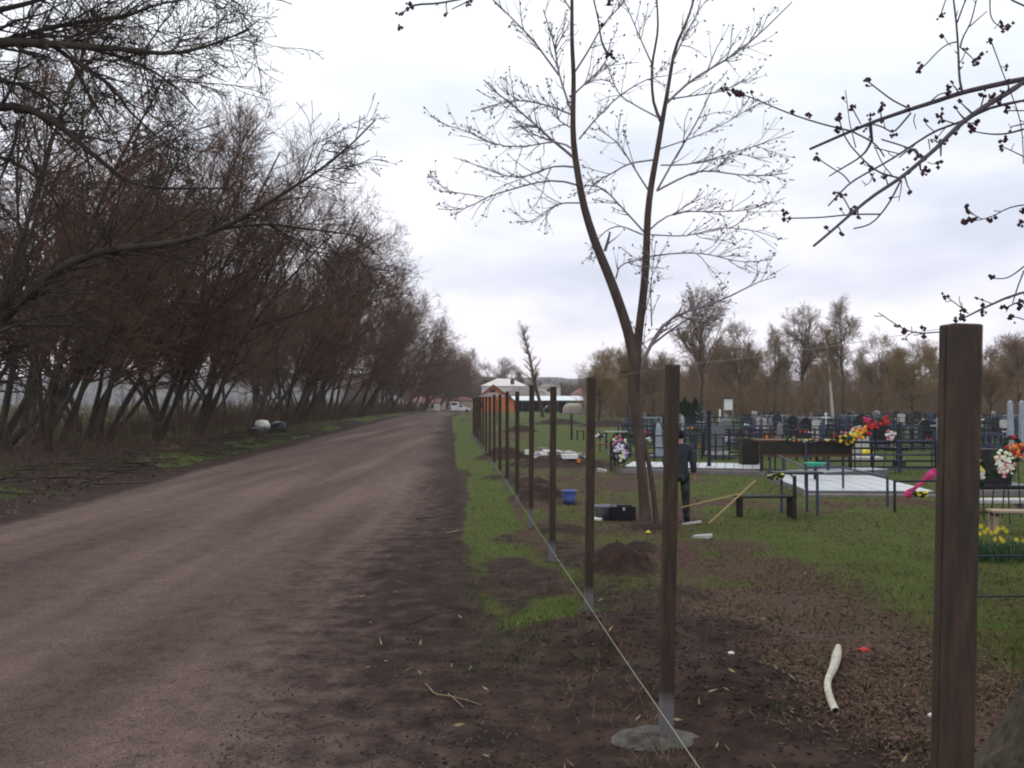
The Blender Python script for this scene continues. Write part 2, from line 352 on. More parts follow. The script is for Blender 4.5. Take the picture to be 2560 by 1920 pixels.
def height(x, y):
    x = np.asarray(x, float); y = np.asarray(y, float); u = U(x, y) - curve_x(y)
    rd = ss(-8.6, -7.6, u) * (1 - ss(-1.2, 0, u)); nr = 1 - ss(30, 70, y)
    z = (1 - rd) * (.06 * (fbm(x * .7, y * .7, 1) - .5) + nr * .045 * (fbm(x * 5, y * 5, 2, 3) - .5)) + rd * (.035 * (fbm(x * .8, y * .35, 4) - .5) + nr * .008 * (fbm(x * 9, y * 9, 6, 2) - .5))
    z = z - nr * rd * (.018 * np.exp(-((u + 2.9) / .28) ** 2) + .018 * np.exp(-((u + 4.6) / .28) ** 2) + .014 * np.exp(-((u + 1.6) / .2) ** 2) + .03 * ss(.68, .8, fbm(x * 1.1, y * 1.1, 44)))
    md = mound(x, y)
    z = z + md * (1 + .5 * (fbm(x * 7, y * 7, 9, 3) - .5))
    z = z + .22 * np.exp(-((u + 11.2) / 1.2) ** 2) * (.5 + fbm(x * .6, y * .4, 14))          # bank of brush on the left verge
    return z
def H(x, y): return float(height(x, y))
def grid_mesh(name, xs, ys, zf):
    X, Y = np.meshgrid(xs, ys); x, y = X.ravel(), Y.ravel(); z = zf(x, y)
    nx, ny = len(xs), len(ys); i = np.arange(nx * ny).reshape(ny, nx)
    Q = np.stack([i[:-1, :-1], i[:-1, 1:], i[1:, 1:], i[1:, :-1]], -1).reshape(-1, 4)
    me = npmesh(name, np.stack([x, y, z], 1), Q, True)
    r, g, l = masks(x, y); a = me.color_attributes.new('mask', 'FLOAT_COLOR', 'POINT')
    a.data.foreach_set('color', np.stack([r, g, l, np.ones_like(r)], 1).astype(np.float32).ravel()); return me
ys = [-6.]
while ys[-1] < 4000: ys.append(ys[-1] + (.075 if ys[-1] < 14 else .075 * max(1, ys[-1] / 14) ** 1.25))
xr = [0.]
while xr[-1] < 2600: xr.append(xr[-1] + (.085 if xr[-1] < 7 else .085 * (xr[-1] / 7) ** 1.45))
xs = np.array([-v for v in xr[::-1]][:-1] + xr)
roadz = lambda x, y: height(x, y) - .05 * ss(-7.9, -7.4, U(x, y) - curve_x(y)) * (1 - ss(-1.9, -1.4, U(x, y) - curve_x(y))) * (y > -5)
link('ground', grid_mesh('ground', xs, np.array(ys), roadz), M['ground'], kind='structure')
# the road: its own sheet, its edges running down into the ground
ry = [-5.]
while ry[-1] < 620: ry.append(ry[-1] + (.11 if ry[-1] < 14 else .11 * (ry[-1] / 14) ** 1.2))
us = np.linspace(-8.3, -1.0, 90)
UU, YY = np.meshgrid(us, ry); XX = UU - SL * YY + curve_x(YY); x, y = XX.ravel(), YY.ravel(); uu = UU.ravel()
z = height(x, y) + .006 - .09 * (1 - ss(-8.3, -7.75, uu)) - .09 * ss(-1.55, -1.0, uu)
i = np.arange(len(x)).reshape(UU.shape)
me = npmesh('road', np.stack([x, y, z], 1), np.stack([i[:-1, :-1], i[:-1, 1:], i[1:, 1:], i[1:, :-1]], -1).reshape(-1, 4), True)
r_, g_, l_ = masks(x, y); ca = me.color_attributes.new('mask', 'FLOAT_COLOR', 'POINT'); ca.data.foreach_set('color', np.stack([r_, g_, l_, np.ones_like(r_)], 1).astype(np.float32).ravel())
link('road', me, M['ground'], kind='structure')
# hills on the horizon
def hill(name, Y, prof, m, x0, x1):
    px = np.linspace(x0, x1, 260); top = np.interp(px, [p[0] for p in prof], [p[1] for p in prof])
    X = (px - 1280) / F * Y; hz = CH + (1006 - top) / F * Y + (fbm(px * .12, px * 0, 4) - .5) * .0035 * Y
    V = []; 
    for k, (dy, f) in enumerate(((-.16, -.02), (-.06, .6), (0, 1), (.1, .9), (.3, -.05))):
        V.append(np.stack([X * (1 + dy), np.full_like(X, Y * (1 + dy)), hz * f - (6 if f < 0 else 0)], 1))
    n = len(px); i = np.arange(5 * n).reshape(5, n)
    return link(name, npmesh(name, np.concatenate(V), np.stack([i[:-1, :-1], i[:-1, 1:], i[1:, 1:], i[1:, :-1]], -1).reshape(-1, 4), True), m, kind='structure')
hill('hills', 1500, [(-1500, 950), (0, 945), (300, 925), (700, 930), (1300, 945), (1380, 943), (1420, 946), (1500, 944), (1650, 950), (2560, 955), (4000, 960)], M['hill'], -1500, 4200)

# ------------------------------------------------------------------ trees
def grow(rng, PP, PR, n, t0, t1, ang, L, K, up, wander, rf, tip, taperlen=.5, bias=None):
    N_, k0, _ = PP.shape
    pl = np.linalg.norm(np.diff(PP, axis=1), axis=2).sum(1)
    idx = rng.choice(N_, n, p=pl / pl.sum()); t = rng.uniform(t0, t1, n)
    f = t * (k0 - 1); i0 = np.minimum(f.astype(int), k0 - 2); fr = (f - i0)[:, None]
    a = PP[idx, i0]; b = PP[idx, i0 + 1]; pos = a * (1 - fr) + b * fr
    tan = b - a; tan /= np.linalg.norm(tan, axis=1, keepdims=True) + 1e-9
    pr = PR[idx, i0] * (1 - fr[:, 0]) + PR[idx, i0 + 1] * fr[:, 0]
    v = rng.normal(size=(n, 3))
    if bias is not None: v += np.asarray(bias)
    v -= (v * tan).sum(1, keepdims=True) * tan; v /= np.linalg.norm(v, axis=1, keepdims=True) + 1e-9
    an = R(1) * (ang + rng.normal(size=n) * ang * .22)[:, None]
    d = np.cos(an) * tan + np.sin(an) * v
    Ln = L * rng.uniform(.55, 1.3, n) * (1 - taperlen * t)
    P = np.zeros((n, K, 3)); P[:, 0] = pos; st = (Ln / (K - 1))[:, None]
    for k in range(1, K):
        d = d + rng.normal(size=(n, 3)) * wander + np.array([0, 0, up]); d /= np.linalg.norm(d, axis=1, keepdims=True)
        P[:, k] = P[:, k - 1] + d * st
    r0 = np.maximum(pr * rf, tip); Rd = r0[:, None] + (tip - r0)[:, None] * np.linspace(0, 1, K)[None] ** .8
    return P, Rd
def resample(pts, K):
    pts = np.asarray(pts, float); s = np.concatenate([[0], np.cumsum(np.linalg.norm(np.diff(pts[:, :3], axis=0), axis=1))])
    # catmull-rom like smoothing through dense interpolation
    q = np.linspace(0, s[-1], K); o = np.stack([np.interp(q, s, pts[:, i]) for i in range(pts.shape[1])], 1)
    if K > 6:
        o[1:-1] = o[:-2] * .25 + o[1:-1] * .5 + o[2:] * .25
    return o
def roadside_tree(seed, hgt=15, nst=4, lean=.32, dens=1.0):
    rng = np.random.default_rng(seed); st = []; K = 14
    for s in range(nst):
        a = rng.uniform(0, 6.28); d = np.array([math.cos(a) * .28 + lean * rng.uniform(.4, 1.5), math.sin(a) * .38, 1.0]); d /= np.linalg.norm(d)
        p = np.array([math.cos(a) * .25, math.sin(a) * .25, -.15]); pts = [p]; h = hgt * rng.uniform(.72, 1.05)
        r0 = rng.uniform(.11, .19)
        for k in range(K - 1):
            d = d + rng.normal(size=3) * .055 + np.array([.01, 0, .03]); d /= np.linalg.norm(d); p = p + d * h / (K - 1); pts.append(p)
        pts = np.array(pts); st.append((pts, r0 + (.03 - r0) * np.linspace(0, 1, K) ** .8))
    P0 = np.array([s[0] for s in st]); R0 = np.array([s[1] for s in st])
    P1, R1 = grow(rng, P0, R0, int(13 * nst), .22, .95, 38, 6.0, 10, .035, .10, .6, .018, bias=(.35, 0, 0))
    P2, R2 = grow(rng, P1, R1, int(330 * dens), .1, 1, 42, 2.7, 7, .04, .13, .6, .010)
    P3, R3 = grow(rng, P2, R2, int(1900 * dens), .1, 1, 42, 1.35, 5, .05, .15, .7, .0075)
    P4, R4 = grow(rng, P3, R3, int(8500 * dens), .1, 1, 40, .62, 3, .05, .2, .9, .0062)
    wood = joinq([tubes(P0, R0, 8), tubes(P1, R1, 6)]); tw = joinq([tubes(P2, R2, 4), tubes(P3, R3, 3), tubes(P4, R4, 3)])
    return npmesh('trunk', *wood, True), npmesh('crown', *tw)
def round_tree(seed, hgt=14, dens=1.0, spread=45, l1=4.2, stem=.35, upb=.06):
    rng = np.random.default_rng(seed); K = 10; z = np.linspace(-.2, hgt * .8, K)
    P0 = np.stack([rng.normal(size=K).cumsum() * .12, rng.normal(size=K).cumsum() * .12, z], 1)[None]; R0 = (stem + (.05 - stem) * np.linspace(0, 1, K) ** .8)[None] * .6
    P1, R1 = grow(rng, P0, R0, 26, .28, .98, spread, l1 * hgt / 13, 9, upb, .09, .55, .02, taperlen=.35)
    P2, R2 = grow(rng, P1, R1, int(230 * dens), .15, 1, 38, 2.3, 6, .05, .12, .6, .013)
    P3, R3 = grow(rng, P2, R2, int(1300 * dens), .1, 1, 38, 1.3, 5, .05, .15, .8, .011)
    P4, R4 = grow(rng, P3, R3, int(4200 * dens), .1, 1, 36, .75, 3, .05, .2, .9, .010)
    return npmesh('trunk', *joinq([tubes(P0, R0, 8), tubes(P1, R1, 5)]), True), npmesh('crown', *joinq([tubes(P2, R2, 3), tubes(P3, R3, 3), tubes(P4, R4, 3)]))
def topz(tw):
    a = np.empty(len(tw[1].vertices) * 3, np.float32); tw[1].vertices.foreach_get('co', a); return float(np.percentile(a[2::3], 99.7))
def plant_tree(name, tw, loc, rz, sc, mats, **k):
    e = empty(name, loc, rz, **k); e.scale = sc if isinstance(sc, tuple) else (sc,) * 3
    for nm, me, mt in (('trunk', tw[0], mats[0]), ('crown', tw[1], mats[1])):
        if not me.materials: me.materials.append(mt)
        link(nm, me, None, e)
    return e
# left row, leaning over the verge
LV = [roadside_tree(100 + i, 15.5, (4, 3, 4, 3, 4)[i], (.30, .40, .22, .46, .30)[i], .8) for i in range(5)]
rr = random.Random(5)
LT = [(-90, 1140, 1.0, 'leaning bare tree cut by the left edge of the photo at the brush bank'), (110, 1112, .95, 'bare tree just behind the two nearest leaning clumps at the left edge'), (245, 1098, 1.0, 'bare tree set back between the third leaning clump and the left edge'),
      (40, 1128, 1.0, 'thick leaning tree clump at the left edge, nearest of the roadside row'),
      (185, 1126, 1.02, 'leaning grey tree clump second from the left edge of the roadside row'),
      (300, 1106, 1.05, 'bare tree clump leaning right behind the brush bank, third from the left edge'),
      (420, 1100, 1.08, 'tall many stemmed bare tree standing above the small reddish rubbish'),
      (520, 1090, 1.1, 'strongly leaning bare tree just left of the dumped rubbish bags'),
      (660, 1078, 1.15, 'dark leaning tree directly behind the dumped white and black bags'),
      (745, 1066, 1.2, 'leaning roadside tree just to the right of the dumped bags')]
ti = 0
for px, py, sc, lab in LT:
    x, y = gp(px, py); x -= 1.0; plant_tree('roadside_tree', LV[ti % 5], (x, y, H(x, y) - .05), rr.uniform(-.5, .5), sc * 1.13, (M['bark_dark'], M['twig_dark']), label=lab, cat='tree', group='bare trees along the left side of the road'); ti += 1
yy = 92.0
while yy < 330:
    off = -16.6 + 4.0 * ss(90, 200, yy); x = float(off - SL * yy + curve_x(yy)) + rr.uniform(-1.5, 1.5); s = rr.uniform(1.0, 1.2) * (1.2 if yy < 150 else 1.18 if yy < 210 else .95)
    plant_tree('roadside_tree', LV[ti % 5], (x, yy, 0), rr.uniform(-.8, .8), s, None if 0 else (M['bark_dark'], M['twig_dark']), label=f'bare brown tree of the row left of the road, {ordn(ti)} from the camera', cat='tree', group='bare trees far along the left row'); ti += 1
    yy += rr.uniform(6.5, 9) * (1 + yy / 400)
# second rank behind the first
for k in range(15):
    yy = 52 + k * 8.5; x = -23 - rr.uniform(0, 5) - SL * yy
    plant_tree('roadside_tree', LV[(k * 2 + 1) % 5], (x, yy, 0), rr.uniform(0, 6.28), rr.uniform(1.1, 1.4), (M['bark_dark'], M['twig_dark']), label='bare tree in the second rank behind the leaning roadside trees', cat='tree', group='bare trees in the rank behind the roadside row')
# background trees to the right
BV = [round_tree(200, 14, 1, 40), round_tree(201, 12, 1.1, 50, 5.0), round_tree(202, 15, .9, 32, 3.8), round_tree(203, 9, 1.2, 55, 4.6, .3)]
BVo = []
for a, b in BV[:2]: BVo.append((a.copy(), b.copy()))
bgt = [(1500, 108, 872, 1, .0, 'wide ochre bare tree behind the third fence post, left end of the cemetery trees', 'twig_ochre'),
       (1570, 118, 838, 0, .0, 'ochre brown bare tree seen between the third post and the young forked tree', 'twig_ochre'),
       (1752, 112, 712, 2, .0, 'tallest background tree with a rounded crown, right of the young forked tree', 'twig_far'),
       (1640, 130, 880, 3, .0, 'low bare tree directly behind the stem of the young forked tree', 'twig_far'),
       (1850, 135, 800, 1, .0, 'broad bare tree just right of the tallest background tree', 'twig_far'),
       (1935, 128, 812, 0, .0, 'bare tree above the white signboard, among the background trees', 'twig_far'),
       (2010, 132, 766, 2, .0, 'tall slender bare tree in the middle of the background trees', 'twig_far'),
       (2110, 126, 745, 0, .0, 'tall pale bare tree above the red wreaths', 'twig_far'),
       (2200, 140, 832, 1, .0, 'bushy bare tree left of the nearest fence post', 'twig_far'),
       (2290, 126, 850, 3, .0, 'low wide bare tree touching the nearest fence post from the left', 'twig_ochre'),
       (2400, 120, 850, 2, .0, 'bare tree hidden mostly by the nearest fence post', 'twig_far'),
       (2475, 88, 860, 1, .0, 'darker bare tree just right of the nearest fence post', 'twig_far'),
       (2550, 92, 835, 0, .0, 'darker bare tree at the right edge behind the white pillars', 'twig_far')]
hts = [topz(b) for b in BV]; usedm = {}
for px, Y, top, v, rz, lab, tm in bgt:
    x = (px - 1280) / F * Y; hh = CH + (1006 - top) / F * Y
    if (v, tm) not in usedm: usedm[(v, tm)] = (BV[v][0].copy(), BV[v][1].copy())
    tw = usedm[(v, tm)]
    plant_tree('bare_tree', tw, (x, Y, 0), rr.uniform(0, 6.28), hh / (hts[v] * 1.0), (M['bark_far'], M[tm]), label=lab, cat='tree', group='bare trees behind the cemetery')
for k in range(26):                      # a rank further back
    px = 1500 + k * 46 + rr.uniform(-12, 12); Y = rr.uniform(150, 185); v = rr.choice([0, 1, 2, 3]); tm = 'twig_far' if v != 1 else 'twig_ochre'
    top = rr.uniform(835, 905); hh = CH + (1006 - top) / F * Y
    if (v, tm) not in usedm: usedm[(v, tm)] = (BV[v][0].copy(), BV[v][1].copy())
    plant_tree('bare_tree', usedm[(v, tm)], ((px - 1280) / F * Y, Y, 0), rr.uniform(0, 6.28), hh / hts[v], (M['bark_far'], M[tm]), label=f'hazy bare tree in the furthest rank behind the cemetery, {ordn(k)} from the left', cat='tree', group='furthest bare trees behind the cemetery')
for k, (px, top, Y) in enumerate([(1175, 872, 330), (1215, 905, 380), (1262, 893, 400), (1292, 912, 380), (1090, 850, 300), (1410, 958, 420), (1450, 955, 430), (1130, 868, 350)]):
    v = k % 3; hh = CH + (1006 - top) / F * Y
    if (v, 'twig_far') not in usedm: usedm[(v, 'twig_far')] = (BV[v][0].copy(), BV[v][1].copy())
    plant_tree('bare_tree', usedm[(v, 'twig_far')], ((px - 1280) / F * Y, Y, 0), k, hh / hts[v], (M['bark_far'], M['twig_far']), label=['bare tree above the left side of the orange house', 'bare tree behind the left end of the cream hall', 'bare tree rising above the middle of the cream hall roof', 'bare tree rising above the right end of the cream hall roof', 'bare tree at the left of the road bend behind the white van', 'left one of two low far trees on the horizon left of the third post', 'right one of two low far trees on the horizon left of the third post', 'hazy bare tree between the road bend and the orange house'][k], cat='tree', group='bare trees beyond the farm buildings')
# slender leaning tree beside the buildings
def px_path(pts, Y, m=lambda x, y: (x, y), wobble=0, rng=None):
    o = []
    for k, p in enumerate(pts):
        X, Z = m(p[0], p[1]); yy = Y + (p[3] if len(p) > 3 else 0); a = at(X, Z, yy); o.append((a[0], a[1], a[2], p[2] if len(p) > 2 else 1))
    return np.array(o)
rng = np.random.default_rng(3)
pp = px_path([(1357, 1043, 10), (1352, 1010, 9), (1342, 980, 8), (1332, 935, 7), (1322, 885, 5), (1310, 835, 3), (1306, 812, 2)], 118)
pp = resample(pp, 12); P0 = pp[None, :, :3]; R0 = pp[None, :, 3] / F * 118 / 2
e = empty('slender_tree', (0, 0, 0), label='slender leaning bare tree in front of the white roofed shed', cat='tree')
P1, R1 = grow(rng, P0, R0, 34, .25, 1, 30, 2.2, 6, .03, .1, .6, .02); P2, R2 = grow(rng, P1, R1, 260, .1, 1, 35, 1.0, 4, .03, .15, .8, .012)
link('trunk', npmesh('trunk', *tubes(P0, R0, 7), True), M['bark_far'], e); link('crown', npmesh('crown', *joinq([tubes(P1, R1, 4), tubes(P2, R2, 3)])), M['twig_far'], e)

# undergrowth: too many stems to count
def stems(name, n, fx, hmin, hmax, rad, m, seed, lean=.25, tagk='stuff', **k):
    rng = np.random.default_rng(seed); x, y = fx(rng, n); K = 5
    d = np.stack([rng.normal(size=n) * lean, rng.normal(size=n) * lean, np.ones(n)], 1); Ln = rng.uniform(hmin, hmax, n)
    P = np.zeros((n, K, 3)); P[:, 0] = np.stack([x, y, height(x, y) - .05], 1)
    for q in range(1, K):
        d = d + rng.normal(size=(n, 3)) * .16; d /= np.linalg.norm(d, axis=1, keepdims=True); P[:, q] = P[:, q - 1] + d * (Ln / (K - 1))[:, None]
    Rd = rad * rng.uniform(.6, 1.3, (n, 1)) * np.linspace(1, .3, K)[None]
    P2, R2 = grow(rng, P, Rd, n * 4, .2, 1, 38, float((hmin + hmax) / 2 * .4), 4, .02, .2, .7, rad * .4)
    return link(name, npmesh(name, *joinq([tubes(P, Rd, 3), tubes(P2, R2, 3)])), m, kind='stuff', **k)
def fx_left(r, n):
    y = 30 + 200 * r.uniform(0, 1, n) ** .8; u = -r.uniform(13.5, 24, n) + 2.5 * ss(90, 200, y); return u - SL * y + curve_x(y), y
stems('undergrowth', 7500, fx_left, .6, 3.0, .016, M['thicket'], 11, label='tangled brown undergrowth between the roadside trees', cat='undergrowth')
def fx_bank(r, n):
    y = r.uniform(14, 75, n); u = -r.uniform(9.6, 14.5, n); return u - SL * y, y
stems('brushwood', 1500, fx_bank, .3, 1.1, .010, M['thicket'], 12, lean=.9, label='low dead brush lying on the left verge', cat='brushwood')
def fx_right(r, n):
    y = r.uniform(122, 190, n); px = r.uniform(1465, 2700, n); return (px - 1280) / F * y, y
stems('thicket', 6000, fx_right, 2.5, 8.5, .038, M['twig_far'], 13, lean=.18, label='brown thicket filling the foot of the trees behind the cemetery', cat='thicket')
def fx_far(r, n):
    y = r.uniform(330, 480, n); px = r.uniform(860, 1560, n); return (px - 1280) / F * y, y
stems('far_wood', 3500, fx_far, 6, 12, .11, M['thicket'], 14, lean=.2, label='low hazy wood along the horizon behind the buildings', cat='wood')

# the young forked tree by the fence
TY = gp(1615, 1318)[1]
zm = lambda x, y: (1050 + x * .4973, y * .4973)
sc_ = 1.06 * .4973 / F * TY / 2
def trace(pts, K=16, Y=TY, m=zm, s=sc_, jit=0, rng=None):
    w = [p[2] for p in pts if len(p) > 2] or [6]
    q = []; n = len(pts)
    ks = [i for i, p in enumerate(pts) if len(p) > 2]; wv = np.interp(range(n), ks, [pts[i][2] for i in ks]) if ks else np.full(n, 6)
    dy = jit
    for i, p in enumerate(pts): q.append((p[0], p[1], wv[i], dy * i / max(1, n - 1)))
    a = px_path(q, Y, m); a = resample(a, K); return a[:, :3], a[:, 3] * s
rng = np.random.default_rng(8)
young = empty('young_tree', (0, 0, 0), label='young bare tree forking into two stems, inside the fence behind the third post', cat='tree')
stem_l = [(1082, 1830, 62), (1068, 1740, 52), (1030, 1610, 48), (985, 1480, 46), (945, 1370, 44), (890, 1250, 42), (850, 1130, 38), (812, 1000, 34), (795, 880, 32), (780, 800, 30), (768, 690, 28), (768, 560, 25), (775, 400, 22), (762, 200, 19), (765, 0, 16), (758, -300, 10), (750, -520, 5)]
stem_r = [(1085, 1820, 46), (1098, 1680, 40), (1122, 1500, 38), (1138, 1300, 36), (1142, 1100, 32), (1158, 950, 30), (1190, 780, 26), (1215, 620, 24), (1238, 500, 19), (1262, 350, 17), (1280, 230, 15), (1350, 100, 11), (1400, -100, 8), (1430, -280, 4)]
trunk = [(1140, 2700, 74), (1128, 2560, 52), (1118, 2420, 46), (1104, 2250, 48), (1090, 2095, 50), (1072, 1960, 66), (1076, 1900, 54), (1082, 1800, 60)]
basal = [(1195, 2690, 34), (1180, 2520, 26), (1160, 2380, 24), (1132, 2240, 22), (1110, 2140, 20)]
wood = []
for pth, K, sd in ((trunk, 22, 12), (stem_l, 30, 10), (stem_r, 30, 10), (basal, 12, 8)):
    P, r = trace(pth, K); wood.append(tubes(P[None], r[None], sd))
r2 = trace([(1215, 620, 18), (1170, 520, 14), (1163, 330, 12), (1200, 150, 10), (1190, 0, 8), (1185, -220, 4)]); wood.append(tubes(r2[0][None], r2[1][None], 8))
link('trunk', npmesh('trunk', *joinq(wood), True), M['bark_young'], young)
lat = [[(780, 800, 14), (700, 730), (640, 690), (600, 640), (510, 570), (450, 510), (380, 470), (320, 400, 5)], [(770, 580, 10), (650, 530), (500, 500), (400, 520), (260, 560, 4)],
       [(775, 840, 10), (680, 830), (600, 860), (500, 900), (380, 870), (230, 810, 4)], [(790, 930, 10), (700, 900), (560, 920), (440, 960), (320, 990), (240, 1060), (90, 1050, 4)],
       [(320, 990, 6), (200, 970), (100, 958, 3)], [(800, 1020, 8), (700, 1020), (620, 1070), (560, 1120), (480, 1110, 4)], [(760, 560, 11), (700, 380), (670, 200), (620, 50, 5)],
       [(700, 380, 10), (560, 190), (500, 130), (370, 0, 5)], [(780, 360, 10), (850, 250), (920, 120), (1000, 40), (1060, -40, 5)], [(800, 700, 9), (880, 600), (1000, 480), (1150, 390), (1240, 380, 4)],
       [(1230, 530, 12), (1350, 410), (1450, 350), (1560, 290), (1640, 230), (1750, 130), (1870, 10, 5)], [(1150, 960, 9), (1080, 850), (1000, 720), (900, 650, 4)],
       [(1190, 960, 10), (1300, 900), (1420, 850), (1600, 880), (1740, 885), (1850, 870, 4)], [(1190, 960, 10), (1290, 780), (1400, 600), (1480, 420, 5)],
       [(1150, 1160, 9), (1220, 1090), (1320, 1060), (1500, 1065), (1650, 1060), (1780, 1010, 4)], [(1160, 1180, 7), (1350, 1190), (1500, 1140), (1700, 1160), (1800, 1200, 3)],
       [(1150, 1290, 8), (1300, 1270), (1450, 1275), (1600, 1320), (1740, 1310, 3)], [(1120, 1180, 8), (1000, 1130), (930, 1160), (850, 1260, 4)], [(1130, 1170, 10), (1030, 1060), (920, 940), (830, 930, 6)],
       [(1200, 800, 9), (1050, 820), (950, 880), (870, 920), (840, 980, 4)], [(1200, 750, 8), (1350, 700), (1500, 640), (1700, 520, 4)], [(1210, 830, 8), (1350, 830), (1500, 790), (1700, 730), (1880, 660, 3)],
       [(930, 1260, 16), (945, 1210, 13), (955, 1170, 9)], [(985, 1400, 8), (1000, 1340), (1060, 1310), (1120, 1300, 4)], [(785, 760, 9), (700, 700), (560, 735), (400, 740), (200, 640), (110, 630, 3)],
       [(768, 480, 9), (850, 400), (930, 330), (960, 200, 4)], [(1215, 600, 8), (1100, 540), (1000, 480), (940, 330, 4)], [(1262, 330, 9), (1330, 180), (1400, 60), (1420, -60, 4)],
       [(1165, 320, 8), (1110, 200), (1060, 80), (1010, -30, 4)], [(765, 60, 8), (700, -40), (620, -160, 4)], [(1240, 500, 8), (1380, 480), (1520, 460), (1640, 400, 4)],
       [(1165, 1640, 7), (1160, 1500), (1162, 1400, 3)], [(770, 650, 7), (690, 600), (690, 520, 3)], [(1130, 1580, 6), (1155, 1480), (1170, 1350), (1185, 1220, 3)]]
z7 = lambda a, b: (((1450 + a * .5018) - 1050) / .4973, (650 + b * .5018) / .4973)
lat += [[(*z7(300, 530), 20), z7(350, 430), z7(400, 330), z7(480, 270), z7(620, 230), (*z7(760, 180), 8), z7(870, 110), (*z7(970, 85), 3)],
        [(*z7(350, 430), 12), z7(450, 350), z7(560, 280), z7(620, 240), (*z7(750, 245), 4)], [(*z7(860, 115), 6), z7(880, 90), (*z7(895, 55), 3)],
        [(*z7(410, 320), 7), z7(440, 330), z7(400, 370), (*z7(370, 400), 4)], [(*z7(330, 440), 8), z7(310, 410), (*z7(300, 395), 4)]]
LP, LR = [], []
for i, l in enumerate(lat):
    P, r = trace(l, 12, jit=rng.uniform(-1.1, 1.1)); LP.append(P); LR.append(r)
LP, LR = np.array(LP), np.array(LR)
B1, C1 = grow(rng, LP, LR, 230, .2, 1, 38, .85, 7, .04, .13, .75, .005); B2, C2 = grow(rng, np.concatenate([LP[:, ::2][:, :6], B1[:, :6]]), np.concatenate([LR[:, ::2][:, :6], C1[:, :6]]), 760, .2, 1, 34, .46, 5, .08, .11, .75, .0028)
parts = [tubes(LP, LR, 6), tubes(B1, C1, 4), tubes(B2, C2, 3)]
link('crown', npmesh('crown', *joinq(parts)), M['twig_young'], young)
tips = np.concatenate([LP[:, -1], B1[:, -1], B2[:, -1], B2[::2, 2], B1[:, 4]]); tips = tips[rng.uniform(size=len(tips)) < .6]; cl = np.repeat(tips, 3, 0) + rng.normal(size=(len(tips) * 3, 3)) * .014
link('buds', npmesh('buds', *octas(cl, .015, rng)), M['bud'], young, kind='stuff')

# the near tree at the right edge, its branches reaching back into the picture
NY = 4.8
z3 = lambda x, y: (1960 + x * .5124, y * .5124); s3 = .5124 / F * NY / 2
near = empty('edge_tree', (0, 0, 0), label='rough barked tree at the right edge whose budding branches hang into the sky', cat='tree')
tp = resample(np.array([(3.02, 5.25, -.1, .46), (3.10, 5.25, .12, .34), (3.2, 5.25, .5, .27), (3.42, 5.22, 1.5, .235), (3.62, 5.2, 2.8, .21), (3.72, 5.15, 3.6, .19), (3.9, 5.2, 5.2, .15), (4.0, 5.4, 7.5, .08)]), 26)
link('trunk', npmesh('trunk', *tubes(tp[None, :, :3], tp[None, :, 3], 20), True), M['bark_near'], near)
def tr3(pts, K=14, jit=0, ext=None):
    P, r = trace(pts, K, NY, z3, s3, jit)
    if ext is not None:
        q = np.linspace(0, 1, 5)[:-1, None]; P = np.concatenate([np.array(ext) * (1 - q) + P[0] * q, P]); r = np.concatenate([np.linspace(r[0] * 1.8, r[0], 5)[:-1], r])
    return P, r
big = [([(1171, 385, 27), (1050, 410), (870, 450, 24), (740, 495), (610, 535, 20), (420, 600, 17), (280, 660), (125, 728, 13)], .25, (3.7, 5.15, 3.5)),
       ([(1171, 400, 28), (1080, 460), (960, 530, 25), (840, 620), (760, 710, 20), (640, 810), (570, 870, 17), (440, 950), (330, 1040, 13), (230, 1130), (145, 1200, 11)], -.5, (3.7, 5.15, 3.45)),
       ([(1171, 490, 15), (1000, 525), (880, 590), (740, 635, 11), (640, 700), (520, 780), (430, 830), (320, 890, 9), (275, 940), (215, 1005, 8)], .5, (3.65, 5.15, 3.2)),
       ([(1171, 1425, 13), (1080, 1455), (970, 1505, 10), (870, 1555, 7)], -.1, (3.4, 5.2, 1.9))]
for pts, j, ext in big:
    P, r = tr3(pts, 22, j, ext); link('branch', npmesh('branch', *tubes(P[None], r[None], 10), True), M['twig_near'], near)
